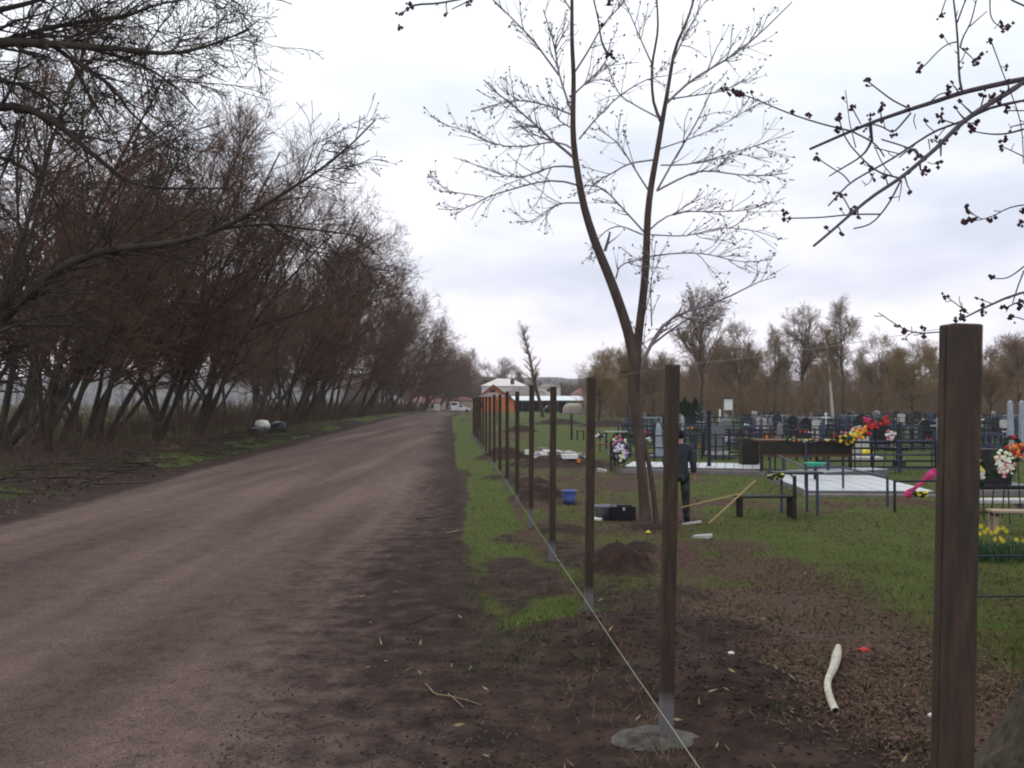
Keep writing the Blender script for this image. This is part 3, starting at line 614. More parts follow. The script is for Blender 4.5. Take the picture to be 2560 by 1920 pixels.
sm = [[(330, 640, 9), (200, 610), (100, 580), (0, 545), (-100, 500), (-200, 460), (-290, 430, 6)], [(330, 640, 9), (430, 690), (470, 730), (490, 765, 8)], [(870, 450, 13), (855, 400), (850, 230), (840, 100), (820, -60, 9)],
      [(845, 110, 9), (870, 40), (900, -30, 7)], [(860, 230, 9), (870, 180), (905, 130), (925, 60), (945, -30, 6)], [(905, 130, 7), (950, 90), (990, 55, 5)], [(840, 205, 8), (800, 210), (740, 260), (690, 320), (655, 340, 6)],
      [(860, 230, 7), (900, 265), (935, 300, 5)], [(765, 75, 6), (775, 40), (795, -20, 6)], [(600, 525, 9), (530, 490), (470, 445), (400, 390, 7)], [(620, 550, 10), (570, 610), (530, 655), (490, 620), (430, 605, 8)],
      [(1010, 200, 6), (1040, 280), (1080, 390), (1110, 460), (1150, 560), (1165, 660), (1168, 800, 5)], [(1171, 630, 12), (1080, 655), (1000, 655), (920, 640, 6)], [(570, 870, 10), (480, 850), (430, 825), (370, 760), (300, 690), (280, 620), (265, 565, 6)],
      [(570, 880, 11), (520, 980), (470, 1050), (420, 1100), (340, 1115, 8)], [(470, 1045, 9), (330, 1045), (180, 1062), (10, 1065, 7)], [(425, 690, 14), (410, 730), (370, 770), (260, 835), (220, 860, 7)], [(420, 600, 20), (425, 650), (430, 690, 14)],
      [(160, 770, 6), (250, 830), (290, 850), (320, 890, 7)], [(275, 940, 7), (310, 1000), (330, 1040, 7)], [(300, 440, 4), (320, 600), (350, 720, 6)], [(1171, 1000, 8), (1100, 1010), (1010, 1060), (970, 1070), (880, 1085, 5)],
      [(970, 1070, 5), (930, 1050), (895, 1020, 5)], [(1171, 1300, 8), (1120, 1340), (1080, 1360), (1020, 1358, 6)], [(900, 1530, 6), (850, 1490), (790, 1445, 5)], [(1171, 1320, 8), (1140, 1400), (1115, 1480, 6)],
      [(1171, 1560, 6), (1140, 1548), (1098, 1548, 6)], [(1171, 1470, 9), (1130, 1478), (1078, 1505, 8)], [(1005, -40, 7), (1005, 80), (1040, 130), (1100, 130, 6)], [(1110, 0, 10), (1180, 32, 11)],
      [(800, 1618, 8), (720, 1622), (660, 1630), (600, 1615), (540, 1580), (460, 1525, 5)], [(640, 555, 6), (632, 590), (645, 630, 4)], [(710, 500, 7), (755, 460), (800, 450, 8)], [(330, 520, 8), (350, 560), (375, 605, 6)],
      [(420, 570, 7), (420, 600, 8)], [(560, 770, 7), (600, 735), (645, 720, 9), (660, 770, 12), (690, 780, 10)], [(475, 680, 8), (560, 705), (640, 735), (665, 770, 9)], [(663, 790, 11), (665, 830), (690, 835, 8)], [(700, 790, 5), (720, 800), (755, 800, 4)],
      [(705, 680, 7), (712, 730, 5)], [(440, 720, 6), (500, 735), (560, 750, 6)], [(765, 700, 13), (765, 760, 8)], [(440, 710, 5), (480, 800), (530, 860, 6)], [(440, 840, 5), (420, 890), (390, 910, 4)], [(575, 880, 6), (570, 930), (560, 980, 4)],
      [(840, 605, 7), (790, 590), (765, 580, 7)], [(960, 520, 7), (970, 490), (975, 470, 8)], [(1000, 510, 9), (1010, 480, 9)], [(880, 600, 6), (940, 600, 6)], [(1171, 540, 7), (1110, 540), (1080, 540, 6)], [(1171, 765, 7), (1110, 735), (1065, 715, 6)],
      [(-935, -30, 9), (-905, 100, 8), (-890, 215), (-860, 262, 14)], [(-1500, -20, 9), (-1700, 20, 10), (-1815, 20, 11), (-1870, 72, 6)], [(-1620, 45, 6), (-1545, 8, 8), (-1500, -20, 8)], [(-850, -40, 8), (-855, 8, 14)], [(1171, 605, 8), (1120, 615), (1103, 622, 5)]]
SPp, SR = [], []; SPT = []
for i, l in enumerate(sm):
    P, r = tr3(l, 10, rng.uniform(-.12, .12)); SPp.append(P); SR.append(r * .92)
for P, r in zip(SPp, SR): link('twig', npmesh('twig', *tubes(P[None], r[None], 6), True), M['twig_near'], near)
bz = [(-290, 430), (-265, 455), (-240, 445), (-220, 452), (-200, 455), (120, 565), (265, 570), (265, 630), (335, 520), (420, 568), (400, 390), (655, 340), (662, 312), (935, 305), (962, 275), (765, 75), (1005, 200), (1070, 138), (1100, 130),
      (915, 635), (910, 615), (765, 590), (755, 560), (975, 465), (1010, 470), (1005, 490), (940, 595), (1078, 540), (1070, 680), (1062, 715), (755, 800), (705, 830), (690, 845), (570, 868), (600, 835), (10, 1065), (5, 1045), (160, 770), (895, 1020), (895, 1075), (882, 1088), (925, 1070), (1012, 1075),
      (1020, 1358), (790, 1445), (870, 1505), (975, 1520), (870, 1550), (845, 1555), (1078, 1505), (1098, 1548), (1155, 1480), (1160, 1500), (1160, 1030), (1155, 1080), (800, 430), (800, 455), (480, 520), (595, 1615), (550, 1590), (680, 1605), (680, 1640), (-860, 262), (-845, 266), (-1830, 20), (-1825, 35), (-1540, 8), (-855, 8), (-1880, 128), (-1875, 66), (335, 1040), (275, 942), (430, 826), (530, 655), (665, 770), (780, 690), (610, 530)]
rg = np.random.default_rng(61); S1, T1 = grow(rg, np.array(SPp), np.array(SR), 60, .15, .95, 55, .07, 4, .1, .15, .7, .0022)
BPP = np.array([tr3(p, 22, j, None)[0] for p, j, _ in big]); BPR = np.array([tr3(p, 22, j, None)[1] for p, j, _ in big]); S2, T2 = grow(rg, BPP, BPR, 26, .05, .97, 55, .10, 6, .1, .2, .5, .0025)
link('spurs', npmesh('spurs', *joinq([tubes(S1, T1, 4), tubes(S2, T2, 5)])), M['twig_near'], near, kind='stuff')
cl = []
for c in list(S1[::2, -1]) + list(S2[:, -1]):
    for _ in range(2): cl.append(c + rg.normal(size=3) * .005)
for a, b in bz:
    c = np.array(at(*z3(a, b), NY)); s = .0125
    for _ in range(6): cl.append(c + rng.normal(size=3) * np.array([s, s, s]) * .75)
link('buds', npmesh('buds', *octas(np.array(cl), .0115, rng)), M['bud'], near, kind='stuff')

# the big tree overhanging from the left, trunk outside the frame
OY = 14.5
z1 = lambda x, y: (x * .4973, y * .4973); s1 = .4973 / F * OY / 2
over = empty('overhanging_tree', (0, 0, 0), label='large bare tree whose thick limbs reach in across the upper left of the photo', cat='tree')
tp = resample(np.array([(-11.2, 15.5, -.2, .5), (-11.0, 15.4, .4, .36), (-10.8, 15.2, 2.0, .32), (-10.6, 15, 4.2, .30), (-10.6, 14.9, 6.5, .26), (-10.8, 15, 9, .2), (-10.6, 15, 13, .08)]), 22)
link('trunk', npmesh('trunk', *tubes(tp[None, :, :3], tp[None, :, 3], 14), True), M['bark_dark'], over)
limbs = [([(-350, 240, 58), (0, 210, 48), (160, 215, 44), (400, 232, 35), (600, 243, 28), (800, 272, 20), (900, 268), (1010, 245, 13), (1100, 210), (1180, 180), (1260, 150), (1310, 95, 5)], -.8, (-10.6, 14.9, 6.2)),
         ([(-350, 620, 52), (0, 535, 44), (60, 522), (150, 545, 38), (260, 600), (340, 660, 30), (400, 720), (480, 790, 26), (560, 850), (640, 920, 20), (750, 945), (900, 950, 12), (1150, 945, 8)], .6, (-10.65, 15, 4.8)),
         ([(-420, 1880, 66), (-200, 1770, 60), (0, 1620, 54), (150, 1480, 48), (220, 1400), (350, 1320, 42), (500, 1255, 38), (600, 1240), (850, 1240, 28), (1000, 1190), (1100, 1150, 24), (1200, 1120), (1300, 1050, 20), (1370, 1000), (1500, 930, 14), (1650, 830), (1800, 700, 9), (1890, 600, 6)], -1.2, (-10.9, 15.3, 1.7)),
         ([(1120, 1145, 18), (1350, 1125, 14), (1550, 1152, 11), (1700, 1170), (1820, 1190, 5)], -.5, None), ([(-300, 120, 34), (0, 50, 28), (150, 15), (300, -40, 18)], .5, (-10.6, 14.9, 6.8)),
         ([(0, 215, 26), (200, 150, 24), (400, 110), (520, 100, 18), (650, 80), (760, 30, 13), (850, 10), (1100, -30, 6)], .7, None), ([(260, 222, 24), (330, 280), (430, 340, 20), (520, 400), (590, 470, 16), (640, 550), (760, 660, 10), (860, 750, 6)], .4, None),
         ([(-250, 380, 20), (0, 400, 16), (120, 430), (250, 500, 12), (370, 600), (420, 700, 6)], 1.0, (-10.6, 15, 5.6)), ([(430, 240, 18), (620, 290), (760, 350, 12), (900, 450), (1000, 560, 6)], -.6, None),
         ([(-350, -150, 40), (0, -60, 30), (300, -80, 26), (700, -60, 18), (1100, -60, 10), (1450, -20, 5)], -.4, (-10.7, 15, 7.6)), ([(90, 600, 20), (80, 700), (50, 790, 14), (0, 900), (-60, 1050, 6)], .3, None), ([(-300, 900, 26), (0, 780, 18), (150, 860), (260, 980, 10), (330, 1100, 6)], .9, (-10.65, 15, 4.2))]
LP, LR = [], []
for pts, j, ext in limbs:
    P, r = trace(pts, 20, OY, z1, s1, j)
    if ext is not None:
        q = np.linspace(0, 1, 5)[:-1, None]; P = np.concatenate([np.array(ext) * (1 - q) + P[0] * q, P]); r = np.concatenate([np.linspace(r[0] * 1.4, r[0], 5)[:-1], r])
    link('limb', npmesh('limb', *tubes(P[None], r[None], 9), True), M['bark_dark'], over)
    a = resample(np.concatenate([P, r[:, None]], 1), 20); LP.append(a[:, :3]); LR.append(a[:, 3])
rng = np.random.default_rng(21)
LP, LR = np.array(LP), np.array(LR)
B1, C1 = grow(rng, LP, LR, 190, .08, .97, 36, 2.2, 8, -.01, .11, .45, .008, taperlen=.8, bias=(.1, 0, .1))
B2, C2 = grow(rng, np.concatenate([B1, LP[:, ::2][:, :8]]), np.concatenate([C1, LR[:, ::2][:, :8]]), 800, .1, 1, 40, 1.0, 6, .0, .15, .6, .0055)
B3, C3 = grow(rng, B2, C2, 3600, .1, 1, 42, .48, 4, .0, .2, .8, .0045); B4, C4 = grow(rng, B3, C3, 6500, .2, 1, 45, .2, 3, 0, .2, .9, .004)
link('crown', npmesh('crown', *joinq([tubes(B1, C1, 5), tubes(B2, C2, 4), tubes(B3, C3, 3), tubes(B4, C4, 3)])), M['bark_dark'], over)
tips = np.concatenate([B3[:, -1], B4[::2, -1]]); link('buds', npmesh('buds', *octas(tips, .013, rng)), M['bud'], over, kind='stuff')

# ------------------------------------------------------------------ fence posts
def make_post():
    e = empty('fence_post')
    w, h = .085, 2.60
    for k in (0, 1):
        b = MB(); b.box(((-1, 1)[k] * w / 4, 0, h / 2 - .15), (w / 2 - .003, w, h), bev=.007); me = b.mesh('channel')
        link('channel', me, M['post'], e)
    b = MB(); b.box((0, 0, h / 2 - .155), (w * .3, w - .012, h - .012)); b.build('weld_seam', M['post'], e)
    return e
labs = ['thick near steel post at the right, the closest post of the row', 'second nearest steel post, set in a pale concrete patch', 'third nearest steel post, left of the young forked tree', 'fourth nearest steel post, right beside the blue bucket',
        'fifth nearest steel post, in front of the beige sack', 'sixth nearest steel post of the fence row', 'seventh nearest steel post of the fence row', 'eighth nearest steel post of the fence row', 'ninth nearest steel post of the fence row', 'tenth nearest steel post of the fence row']
proto = make_post(); k = 0
ds = [.765, 1.8] + [2.8 + i for i in range(24)]
fence_pts = []
tilt = [.030, .021, .013, .008, .007, .003]
prs = random.Random(3)
for i, d in enumerate(ds):
    Y = d * SP; bend = 0 if i < 17 else ((i - 16) * .22) ** 1.6
    x = FU - SL * Y + bend; o = proto if i == 0 else copy_tree(proto)
    z = 0.0
    if i == 0: x -= .055; z = -.03
    o.location = (x, Y, z); o.rotation_euler = (0, tilt[i] if i < 6 else prs.uniform(-.01, .01), R(3.8) + prs.uniform(-.05, .05))
    if i > 1: o.location.z += prs.uniform(-.035, .035)
    if i == 4: o.location.z += .03
    tag(o, labs[i] if i < len(labs) else f'rust brown steel post, {ordn(i)} from the camera in the overlapping far end', 'fence post', 'rust brown fence posts along the road' if i < len(labs) else 'far overlapping fence posts')
    fence_pts.append(o)
# the channels meet left and right; turn the near posts so the seam shows on the side facing the road
for o in fence_pts: o.rotation_euler[2] += math.pi / 2
for o, tl in zip(fence_pts, tilt + [0] * 30):
    o.rotation_euler = (-tl, 0, o.rotation_euler[2]) if tl else o.rotation_euler
    if tl:
        o.rotation_mode = 'XYZ'; q = Matrix.Rotation(tl, 3, 'Y') @ Matrix.Rotation(R(3.8) + math.pi / 2, 3, 'Z'); o.rotation_euler = q.to_euler()
# concrete round the feet
def patch(x, y, r, h, seed):
    b = MB(); n = 26; rd = random.Random(seed); rings = []
    for k, (q, zz) in enumerate(((1, -.06), (.93, .35), (.7, .8), (.35, 1), (.02, 1))):
        rings.append([b.bm.verts.new((math.cos(2 * math.pi * j / n) * r * q * (1 + .10 * math.sin(j * .24165 * 2 + seed) + .05 * math.sin(j * .24165 * 5 + 2 * seed)), math.sin(2 * math.pi * j / n) * r * .8 * q * (1 + .10 * math.cos(j * .24165 * 3 + seed)), zz * h + rd.uniform(-.006, .006))) for j in range(n)])
    for a, c in zip(rings, rings[1:]):
        for j in range(n): b.bm.faces.new([a[j], a[(j + 1) % n], c[(j + 1) % n], c[j]])
    return b.mesh('concrete_footing', True)
fl = ['wide rough concrete patch around the foot of the second nearest post', 'small concrete collar around the foot of the third nearest post', 'small concrete collar around the foot of the fourth nearest post']
for i in (1, 2, 3):
    o = fence_pts[i]; r = (.30, .13, .12)[i - 1]
    link('concrete_footing', patch(0, 0, r, .028, i), M['concrete'], None, (o.location.x - .05 * (i == 1), o.location.y, H(o.location.x, o.location.y) + .0), label=fl[i - 1], cat='concrete footing', group='concrete around the post feet')
# guide strings
def string(pts, r, label):
    P = []
    for a, b in zip(pts, pts[1:]):
        for t in np.linspace(0, 1, 7)[:-1]: P.append(np.array(a) * (1 - t) + np.array(b) * t - np.array([0, 0, .012 * 4 * t * (1 - t)]))
    P.append(np.array(pts[-1])); P = np.array(P)[None]
    link('guide_string', npmesh('guide_string', *tubes(P, np.full(P.shape[:2], r), 5)), M['string'], label=label, cat='string')
lo = [(FU + .02 - SL * 1.0, 1.0, .22)] + [(FU - .055 - SL * d * SP - .0, d * SP - .05, .20 + .012 * i) for i, d in enumerate(ds[:9])]
lo[1] = (FU - .02 - SL * ds[0] * SP, ds[0] * SP - .05, .20)
string(lo, .0026, 'thin pale guide string running low along the feet of the posts')
hi = [(o.location.x - .0 + .04, o.location.y - .05, o.location.z + 2.44) for o in fence_pts[:3]]
string(hi, .0009, 'faint yellowish string stretched between the tops of the nearest posts')

# ------------------------------------------------------------------ grass, litter, stones
def blades(name, n, fx, hmin, hmax, w, m, seed, keep, **k):
    rng = np.random.default_rng(seed); x, y = fx(rng, n); q = keep(x, y) > rng.uniform(0, 1, n); x, y = x[q], y[q]; n = len(x)
    z = height(x, y); a = rng.uniform(0, 6.28, n); hh = rng.uniform(hmin, hmax, n) * (.6 + fbm(x, y, 3)); ww = w * rng.uniform(.6, 1.4, n) * np.maximum(1, y / 12)
    dx, dy = np.cos(a) * ww, np.sin(a) * ww; lx, ly = rng.normal(size=n) * hh * .5, rng.normal(size=n) * hh * .5
    V = np.stack([np.stack([x - dx, y - dy, z - .01], 1), np.stack([x + dx, y + dy, z - .01], 1), np.stack([x + lx, y + ly, z + hh], 1)], 1).reshape(-1, 3)
    return link(name, npmesh(name, V, np.arange(3 * n).reshape(-1, 3)), m, kind='stuff', **k)
def persp(x0, x1, y0, y1):
    def f(r, n):
        y = 1 / (1 / y1 + (1 / y0 - 1 / y1) * r.uniform(0, 1, n) ** .8); px = r.uniform(x0, x1, n); return (px - 1280) / F * y, y
    return f
gk = lambda x, y: masks(x, y)[1] ** 1.2
blades('grass', 330000, persp(1150, 2800, 5.0, 60), .012, .055, .0034, M['grass'], 31, gk, label='short spring grass growing inside and along the fence', cat='grass')
blades('verge_grass', 90000, persp(-500, 1000, 13, 90), .03, .10, .006, M['grass_dark'], 32, gk, label='dark grass on the verge left of the road', cat='grass')
def flakes(name, n, fx, size, m, seed, keep, lift=.012, elong=1.6, **k):
    rng = np.random.default_rng(seed); x, y = fx(rng, n); q = keep(x, y) > rng.uniform(0, 1, n); x, y = x[q], y[q]; n = len(x); z = height(x, y)
    s = size * rng.uniform(.5, 1.5, n) * np.maximum(1, y / 14); a = rng.uniform(0, 6.28, n); C = np.stack([x, y, z + lift], 1)
    e1 = np.stack([np.cos(a), np.sin(a), rng.normal(size=n) * .5], 1) * s[:, None] * elong; e2 = np.stack([-np.sin(a), np.cos(a), rng.normal(size=n) * .5], 1) * s[:, None]
    V = np.stack([C - e1, C - e2 * .7, C + e1, C + e2 * .7], 1).reshape(-1, 3)
    return link(name, npmesh(name, V, np.arange(4 * n).reshape(-1, 4)), m, kind='stuff', **k)
flakes('dead_leaves', 150000, persp(1350, 2700, 5.0, 30), .0065, M['leaf_litter'], 33, elong=3.2, keep=lambda x, y: masks(x, y)[2] * .75 * ss(.3, .62, fbm(x * 1.3, y * 1.3, 71)) * ss(1.0, 3.0, U(x, y) + 2 * (fbm(x, y, 72) - .5)), label='brown dead leaves and stalks littering the soil inside the fence', cat='dead leaves')
flakes('straw_bits', 240, persp(900, 2300, 5.0, 22), .012, M['straw'], 34, lambda x, y: (U(x, y) > -1.5) * .5, elong=3, label='pale bits of straw and wood scattered along the road edge', cat='straw')
flakes('verge_leaves', 9000, persp(-500, 900, 14, 70), .02, M['leaf_litter'], 35, lambda x, y: (U(x, y) < -8.6) * .4, label='old leaves on the left verge', cat='dead leaves')
rng = np.random.default_rng(36)
def pebbles(name, n, fx, size, m, keep, seed, label):
    rng = np.random.default_rng(seed); x, y = fx(rng, n); q = keep(x, y) > rng.uniform(0, 1, n); x, y = x[q], y[q]
    V, Q = octas(np.stack([x, y, height(x, y) + .002], 1), size, rng); link(name, npmesh(name, V, Q), m, label=label, cat='gravel', kind='stuff')
pebbles('gravel', 7000, persp(-200, 1500, 5.0, 24), .010, mat('pebble', (.022, .016, .014), .9, (.13, .10, .09), 9), lambda x, y: (U(x, y) > -8) * (U(x, y) < .6) * .8, 37, 'small loose stones on the dirt road')
pebbles('soil_clods', 9000, persp(1000, 2600, 5.0, 16), .016, mat('clod', (.022, .015, .013), .97, (.055, .037, .030), 3), lambda x, y: np.clip(mound(x, y) * 7, 0, 1) + .12 * (U(x, y) > -1), 38, 'crumbled dark soil around the dug post holes')
blades('dry_stalks', 26000, persp(1250, 2750, 5.0, 34), .03, .12, .0022, M['straw'], 41, lambda x, y: masks(x, y)[2] * .5 * ss(.45, .7, fbm(x * .9, y * .9, 95)), label='thin dry stalks sticking up from the litter inside the fence', cat='dry stalks')
blades('weeds', 9000, persp(1150, 2750, 5.0, 24), .05, .11, .007, M['grass_dark'], 42, lambda x, y: (masks(x, y)[0] < .1) * ss(.62, .72, fbm(x * 1.7, y * 1.7, 96)), label='scattered darker tufts of taller weeds along the fence', cat='weeds')
# sticks on the ground near the camera
def stick(pts, r, m, label, name='stick', cat='stick'):
    q = [];
    for px, py, dz in pts:
        x, y = gp(px, py); q.append((x, y, H(x, y) + dz))
    q = resample(np.array(q), 10)[None]; link(name, npmesh(name, *tubes(q, np.linspace(r, r * .5, 10)[None], 6)), m, label=label, cat=cat)
stick([(1064, 1715, .01), (1090, 1750, .03), (1125, 1745, .02), (1205, 1765, .01)], .006, M['straw'], 'pale forked stalk lying on the dirt near the bottom centre')
stick([(1120, 1742, .02), (1140, 1755, .02), (1160, 1772, .01)], .005, M['straw'], 'short pale twig beside the forked stalk near the bottom centre')
stick([(1115, 1336, .02), (1150, 1332, .03), (1175, 1325, .01)], .012, M['straw'], 'pale stick at the road edge left of the fence line')
stick([(1040, 1300, .02), (1080, 1297, .03), (1110, 1288, .02)], .012, M['bark_dark'], 'dark stick at the road edge beyond the pale one')
stick([(1020, 1560, .01), (1080, 1545, .02), (1150, 1528, .01)], .008, M['bark_dark'], 'thin dark twig across the muddy shoulder')
# curved pale pipe
q = []
for px, py, dz, r in ((2096, 1642, .06, .024), (2092, 1660, .06, .042), (2084, 1690, .05, .034), (2070, 1720, .045, .026), (2068, 1745, .04, .026), (2076, 1775, .04, .027), (2090, 1800, .03, .028)):
    x, y = gp(px, py); q.append((x, y, H(x, y) + dz, r))
q = resample(np.array(q), 18); link('bent_pipe', npmesh('bent_pipe', *tubes(q[None, :, :3], q[None, :, 3], 12), True), mat('pale_pipe', (.36, .31, .25), .8, (.56, .51, .43), 16), label='bent cream coloured pipe piece lying on the litter left of the nearest post', cat='pipe')

def solid(name, px, py, fn, m, z=0, rz=0, **k):
    x, y = gp(px, py); me = fn(); return link(name, me, m, None, (x, y, H(x, y) + z), (0, 0, rz), **k)
def lump(sx, sy, sz, seed, sub=2, amt=.16):
    def f():
        b = MB(); b.ball((0, 0, sz * .45), 1, sub, (sx, sy, sz)); rd = random.Random(seed)
        for v in b.bm.verts:
            n = float(fbm(v.co.x / sx * 1.6 + seed, v.co.y / sy * 1.6 + v.co.z / sz, seed)) - .5; v.co.x += n * sx * amt * 4; v.co.z += n * sz * amt * 3; v.co.y += n * sy * amt * 2
            v.co.z = max(v.co.z, -.03)
        return b.mesh('lump', True)
    return f
def shard(sx, sy, sz, seed):
    def f():
        rd = random.Random(seed); b = MB(); b.box((0, 0, sz / 2), (sx, sy, sz), bev=min(sx, sy, sz) * .08, ry=rd.uniform(-.25, .25), rx=rd.uniform(-.25, .25)); b.rough(min(sx, sy) * .05, seed); return b.mesh('shard')
    return f
solid('red_scrap', 2160, 1636, lump(.05, .04, .03, 4), M['red'], label='small red scrap of plastic on the litter near the bent pipe', cat='scrap')
solid('white_scrap', 2330, 1795, lump(.03, .02, .02, 5), M['white_plastic'], label='tiny white scrap at the left foot of the nearest post', cat='scrap')
solid('white_scrap', 1828, 1665, lump(.03, .02, .015, 6), M['white_plastic'], label='tiny pale scrap on the litter right of the second post', cat='scrap')
solid('flat_stone', 1755, 1348, shard(.30, .16, .05, 3), M['pale_stone'], rz=-.5, label='long pale flat stone lying in grass right of the second post', cat='stone')
solid('flat_stone', 1728, 1312, shard(.34, .12, .04, 4), M['pale_stone'], label='pale flat stone at the feet of the standing person', cat='stone')
solid('flat_stone', 1489, 1299, shard(.24, .12, .04, 5), M['white_plastic'], rz=-.5, label='white flat piece just right of the third post', cat='stone')
solid('flat_stone', 1505, 1180, shard(.3, .16, .1, 6), M['pale_stone'], label='pale stone on the soil left of the tiled grave border', cat='stone')
solid('brick_rubbish', 434, 1133, lump(.28, .2, .16, 7), mat('brick_red', (.22, .10, .08), .9), label='reddish bit of rubbish at the foot of the left trees', cat='rubbish')
def yellow_flower(px, py, lab, s=.05):
    x, y = gp(px, py); e = empty('yellow_flower', (x, y, H(x, y)), label=lab, cat='flower')
    b = MB(); b.cyl((0, 0, 0), (.01, 0, .12), .006, n=5); b.build('stem', M['grass'], e); b = MB()
    for k in range(6): a = k * 1.047; b.ball((.01 + s * .5 * math.cos(a), s * .5 * math.sin(a), .13), s * .42, 1, (1, 1, .4))
    b.ball((.01, 0, .14), s * .4, 1); b.build('petals', M['yellow'], e)
yellow_flower(1619, 1352, 'single yellow flower in the grass between the third and second post')

# bucket, sack, tubs
x, y = gp(1423, 1261); e = empty('bucket', (x, y, H(x, y)), label='blue plastic bucket standing on the litter behind the fourth post', cat='bucket')
b = MB(); b.lathe([(.001, .01), (.115, .01), (.12, 0), (.135, .14), (.155, .285), (.165, .29), (.165, .30), (.150, .30), (.130, .14), (.112, .03), (.001, .03)], 22); b.build('body', M['blue_plastic'], e, True)
P = np.array([[.16 * math.cos(t), -.02 - .10 * math.sin(t), .285 - .03 * math.sin(t)] for t in np.linspace(0, math.pi, 12)])[None]; link('handle', npmesh('handle', *tubes(P, np.full((1, 12), .004), 5)), M['dark_metal'], e)
solid('sack', 1360, 1232, lump(.17, .13, .15, 9), M['sack'], label='beige filled sack lying left of the blue bucket', cat='sack')
x, y = gp(1513, 1296); e = empty('tub', (x, y, H(x, y)), label='grey round tub left of the black crate at the young tree', cat='tub')
b = MB(); b.lathe([(.001, .01), (.15, .01), (.16, 0), (.20, .24), (.215, .245), (.215, .26), (.19, .26), (.15, .03), (.001, .03)], 22); b.build('body', M['grey_plastic'], e, True)
b = MB(); b.box((-.20, -.06, .2), (.03, .07, .02), bev=.004); b.build('handle', M['grey_plastic'], e)
x, y = gp(1555, 1298); e = empty('crate', (x, y, H(x, y)), .1, label='black plastic crate at the foot of the young forked tree', cat='crate')
b = MB()
for s in (-1, 1): b.box((0, s * .15, .13), (.46, .015, .26), bev=.004); b.box((s * .2225, 0, .13), (.015, .285, .26), bev=.004)
b.build('wall', M['black_plastic'], e); b = MB(); b.box((0, 0, .012), (.43, .285, .012)); b.build('base', M['black_plastic'], e)
b = MB(); b.box((0, -.162, .22), (.03, .008, .06)); b.build('tag', M['white_plastic'], e)

# dumped bags on the left verge
for px, py, s, sd, mt, lab, dz in ((640, 1098, (.55, .5, .42), 1, 'black_plastic', 'left black rubbish bag on the verge, below the white one', 0), (693, 1090, (.62, .5, .5), 2, 'black_plastic', 'right black rubbish bag on the verge beside the white one', 0),
                                   (661, 1094, (.48, .3, .34), 3, 'white_plastic', 'white rubbish bag lying on top of the black bags on the verge', .42)):
    x, y = gp(px, py); link('rubbish_bag', lump(*s, sd + 3, 2, .34)(), M[mt], None, (x, y - (0 if dz == 0 else .4), H(x, y) + dz), (0, .25 if dz else 0, 0), label=lab, cat='rubbish bag', group='rubbish bags dumped on the left verge')
# fallen branches on the left bank
rb = np.random.default_rng(55); n = 420; y = rb.uniform(15, 60, n); u = -rb.uniform(9.3, 13.5, n); x = u - SL * y; K = 5
P = np.zeros((n, K, 3)); P[:, 0] = np.stack([x, y, height(x, y) + rb.uniform(0, .25, n)], 1); d = np.stack([rb.normal(size=n), rb.normal(size=n), rb.normal(size=n) * .12], 1)
for q in range(1, K): d = d + rb.normal(size=(n, 3)) * .12; d /= np.linalg.norm(d, axis=1, keepdims=True); P[:, q] = P[:, q - 1] + d * .35 * np.array([1, 1, .3])
link('fallen_branches', npmesh('fallen_branches', *tubes(P, rb.uniform(.012, .04, (n, 1)) * np.linspace(1, .4, K)[None], 5)), M['bark_dark'], kind='stuff', label='heap of fallen branches on the bank left of the road', cat='branches')

# rubble heap
x0, y0 = gp(1385, 1163); rd = random.Random(9); rl = 'broken pale concrete chunk on the rubble heap inside the fence'
for k in range(34):
    a = rd.uniform(0, 6.28); r = rd.uniform(0, 1) ** .7; x, y = x0 + math.cos(a) * r * 1.05 + .1, y0 + math.sin(a) * r * .6; s = rd.uniform(.10, .30)
    link('rubble_chunk', shard(s * 1.5, s, s * rd.uniform(.25, .7), k)(), M[rd.choice(['rubble', 'rubble', 'pale_stone', 'kerb_stone'])], None, (x, y, H(x, y) + rd.uniform(-.02, .12) * (1 - r)), (rd.uniform(-.4, .4), rd.uniform(-.4, .4), rd.uniform(0, 6)), label=rl, cat='rubble', group='chunks of the rubble heap')
def crate_box(px, py, d, mt, lab, z=0, rz=0, nm='box'):
    x, y = gp(px, py); e = empty(nm, (x, y, H(x, y) + z), rz, label=lab, cat='box'); b = MB(); b.box((0, 0, d[2] / 2), d, bev=.012); b.build('body', M[mt], e); b = MB(); b.box((0, 0, d[2] + .008), (d[0] * 1.06, d[1] * 1.06, .016), bev=.004); b.build('lid', M[mt], e)
crate_box(1317, 1151, (.15, .15, .17), 'white_paint', 'small white box left of the rubble heap')
crate_box(1357, 1135, (.34, .25, .14), 'grey_plastic', 'pale grey tub shaped box on the rubble heap', .12)
crate_box(1424, 1170, (.52, .3, .13), 'white_paint', 'long white box at the right front of the rubble heap', .02, .1)
crate_box(1447, 1172, (.1, .14, .1), 'orange', 'little orange box at the right end of the rubble heap')

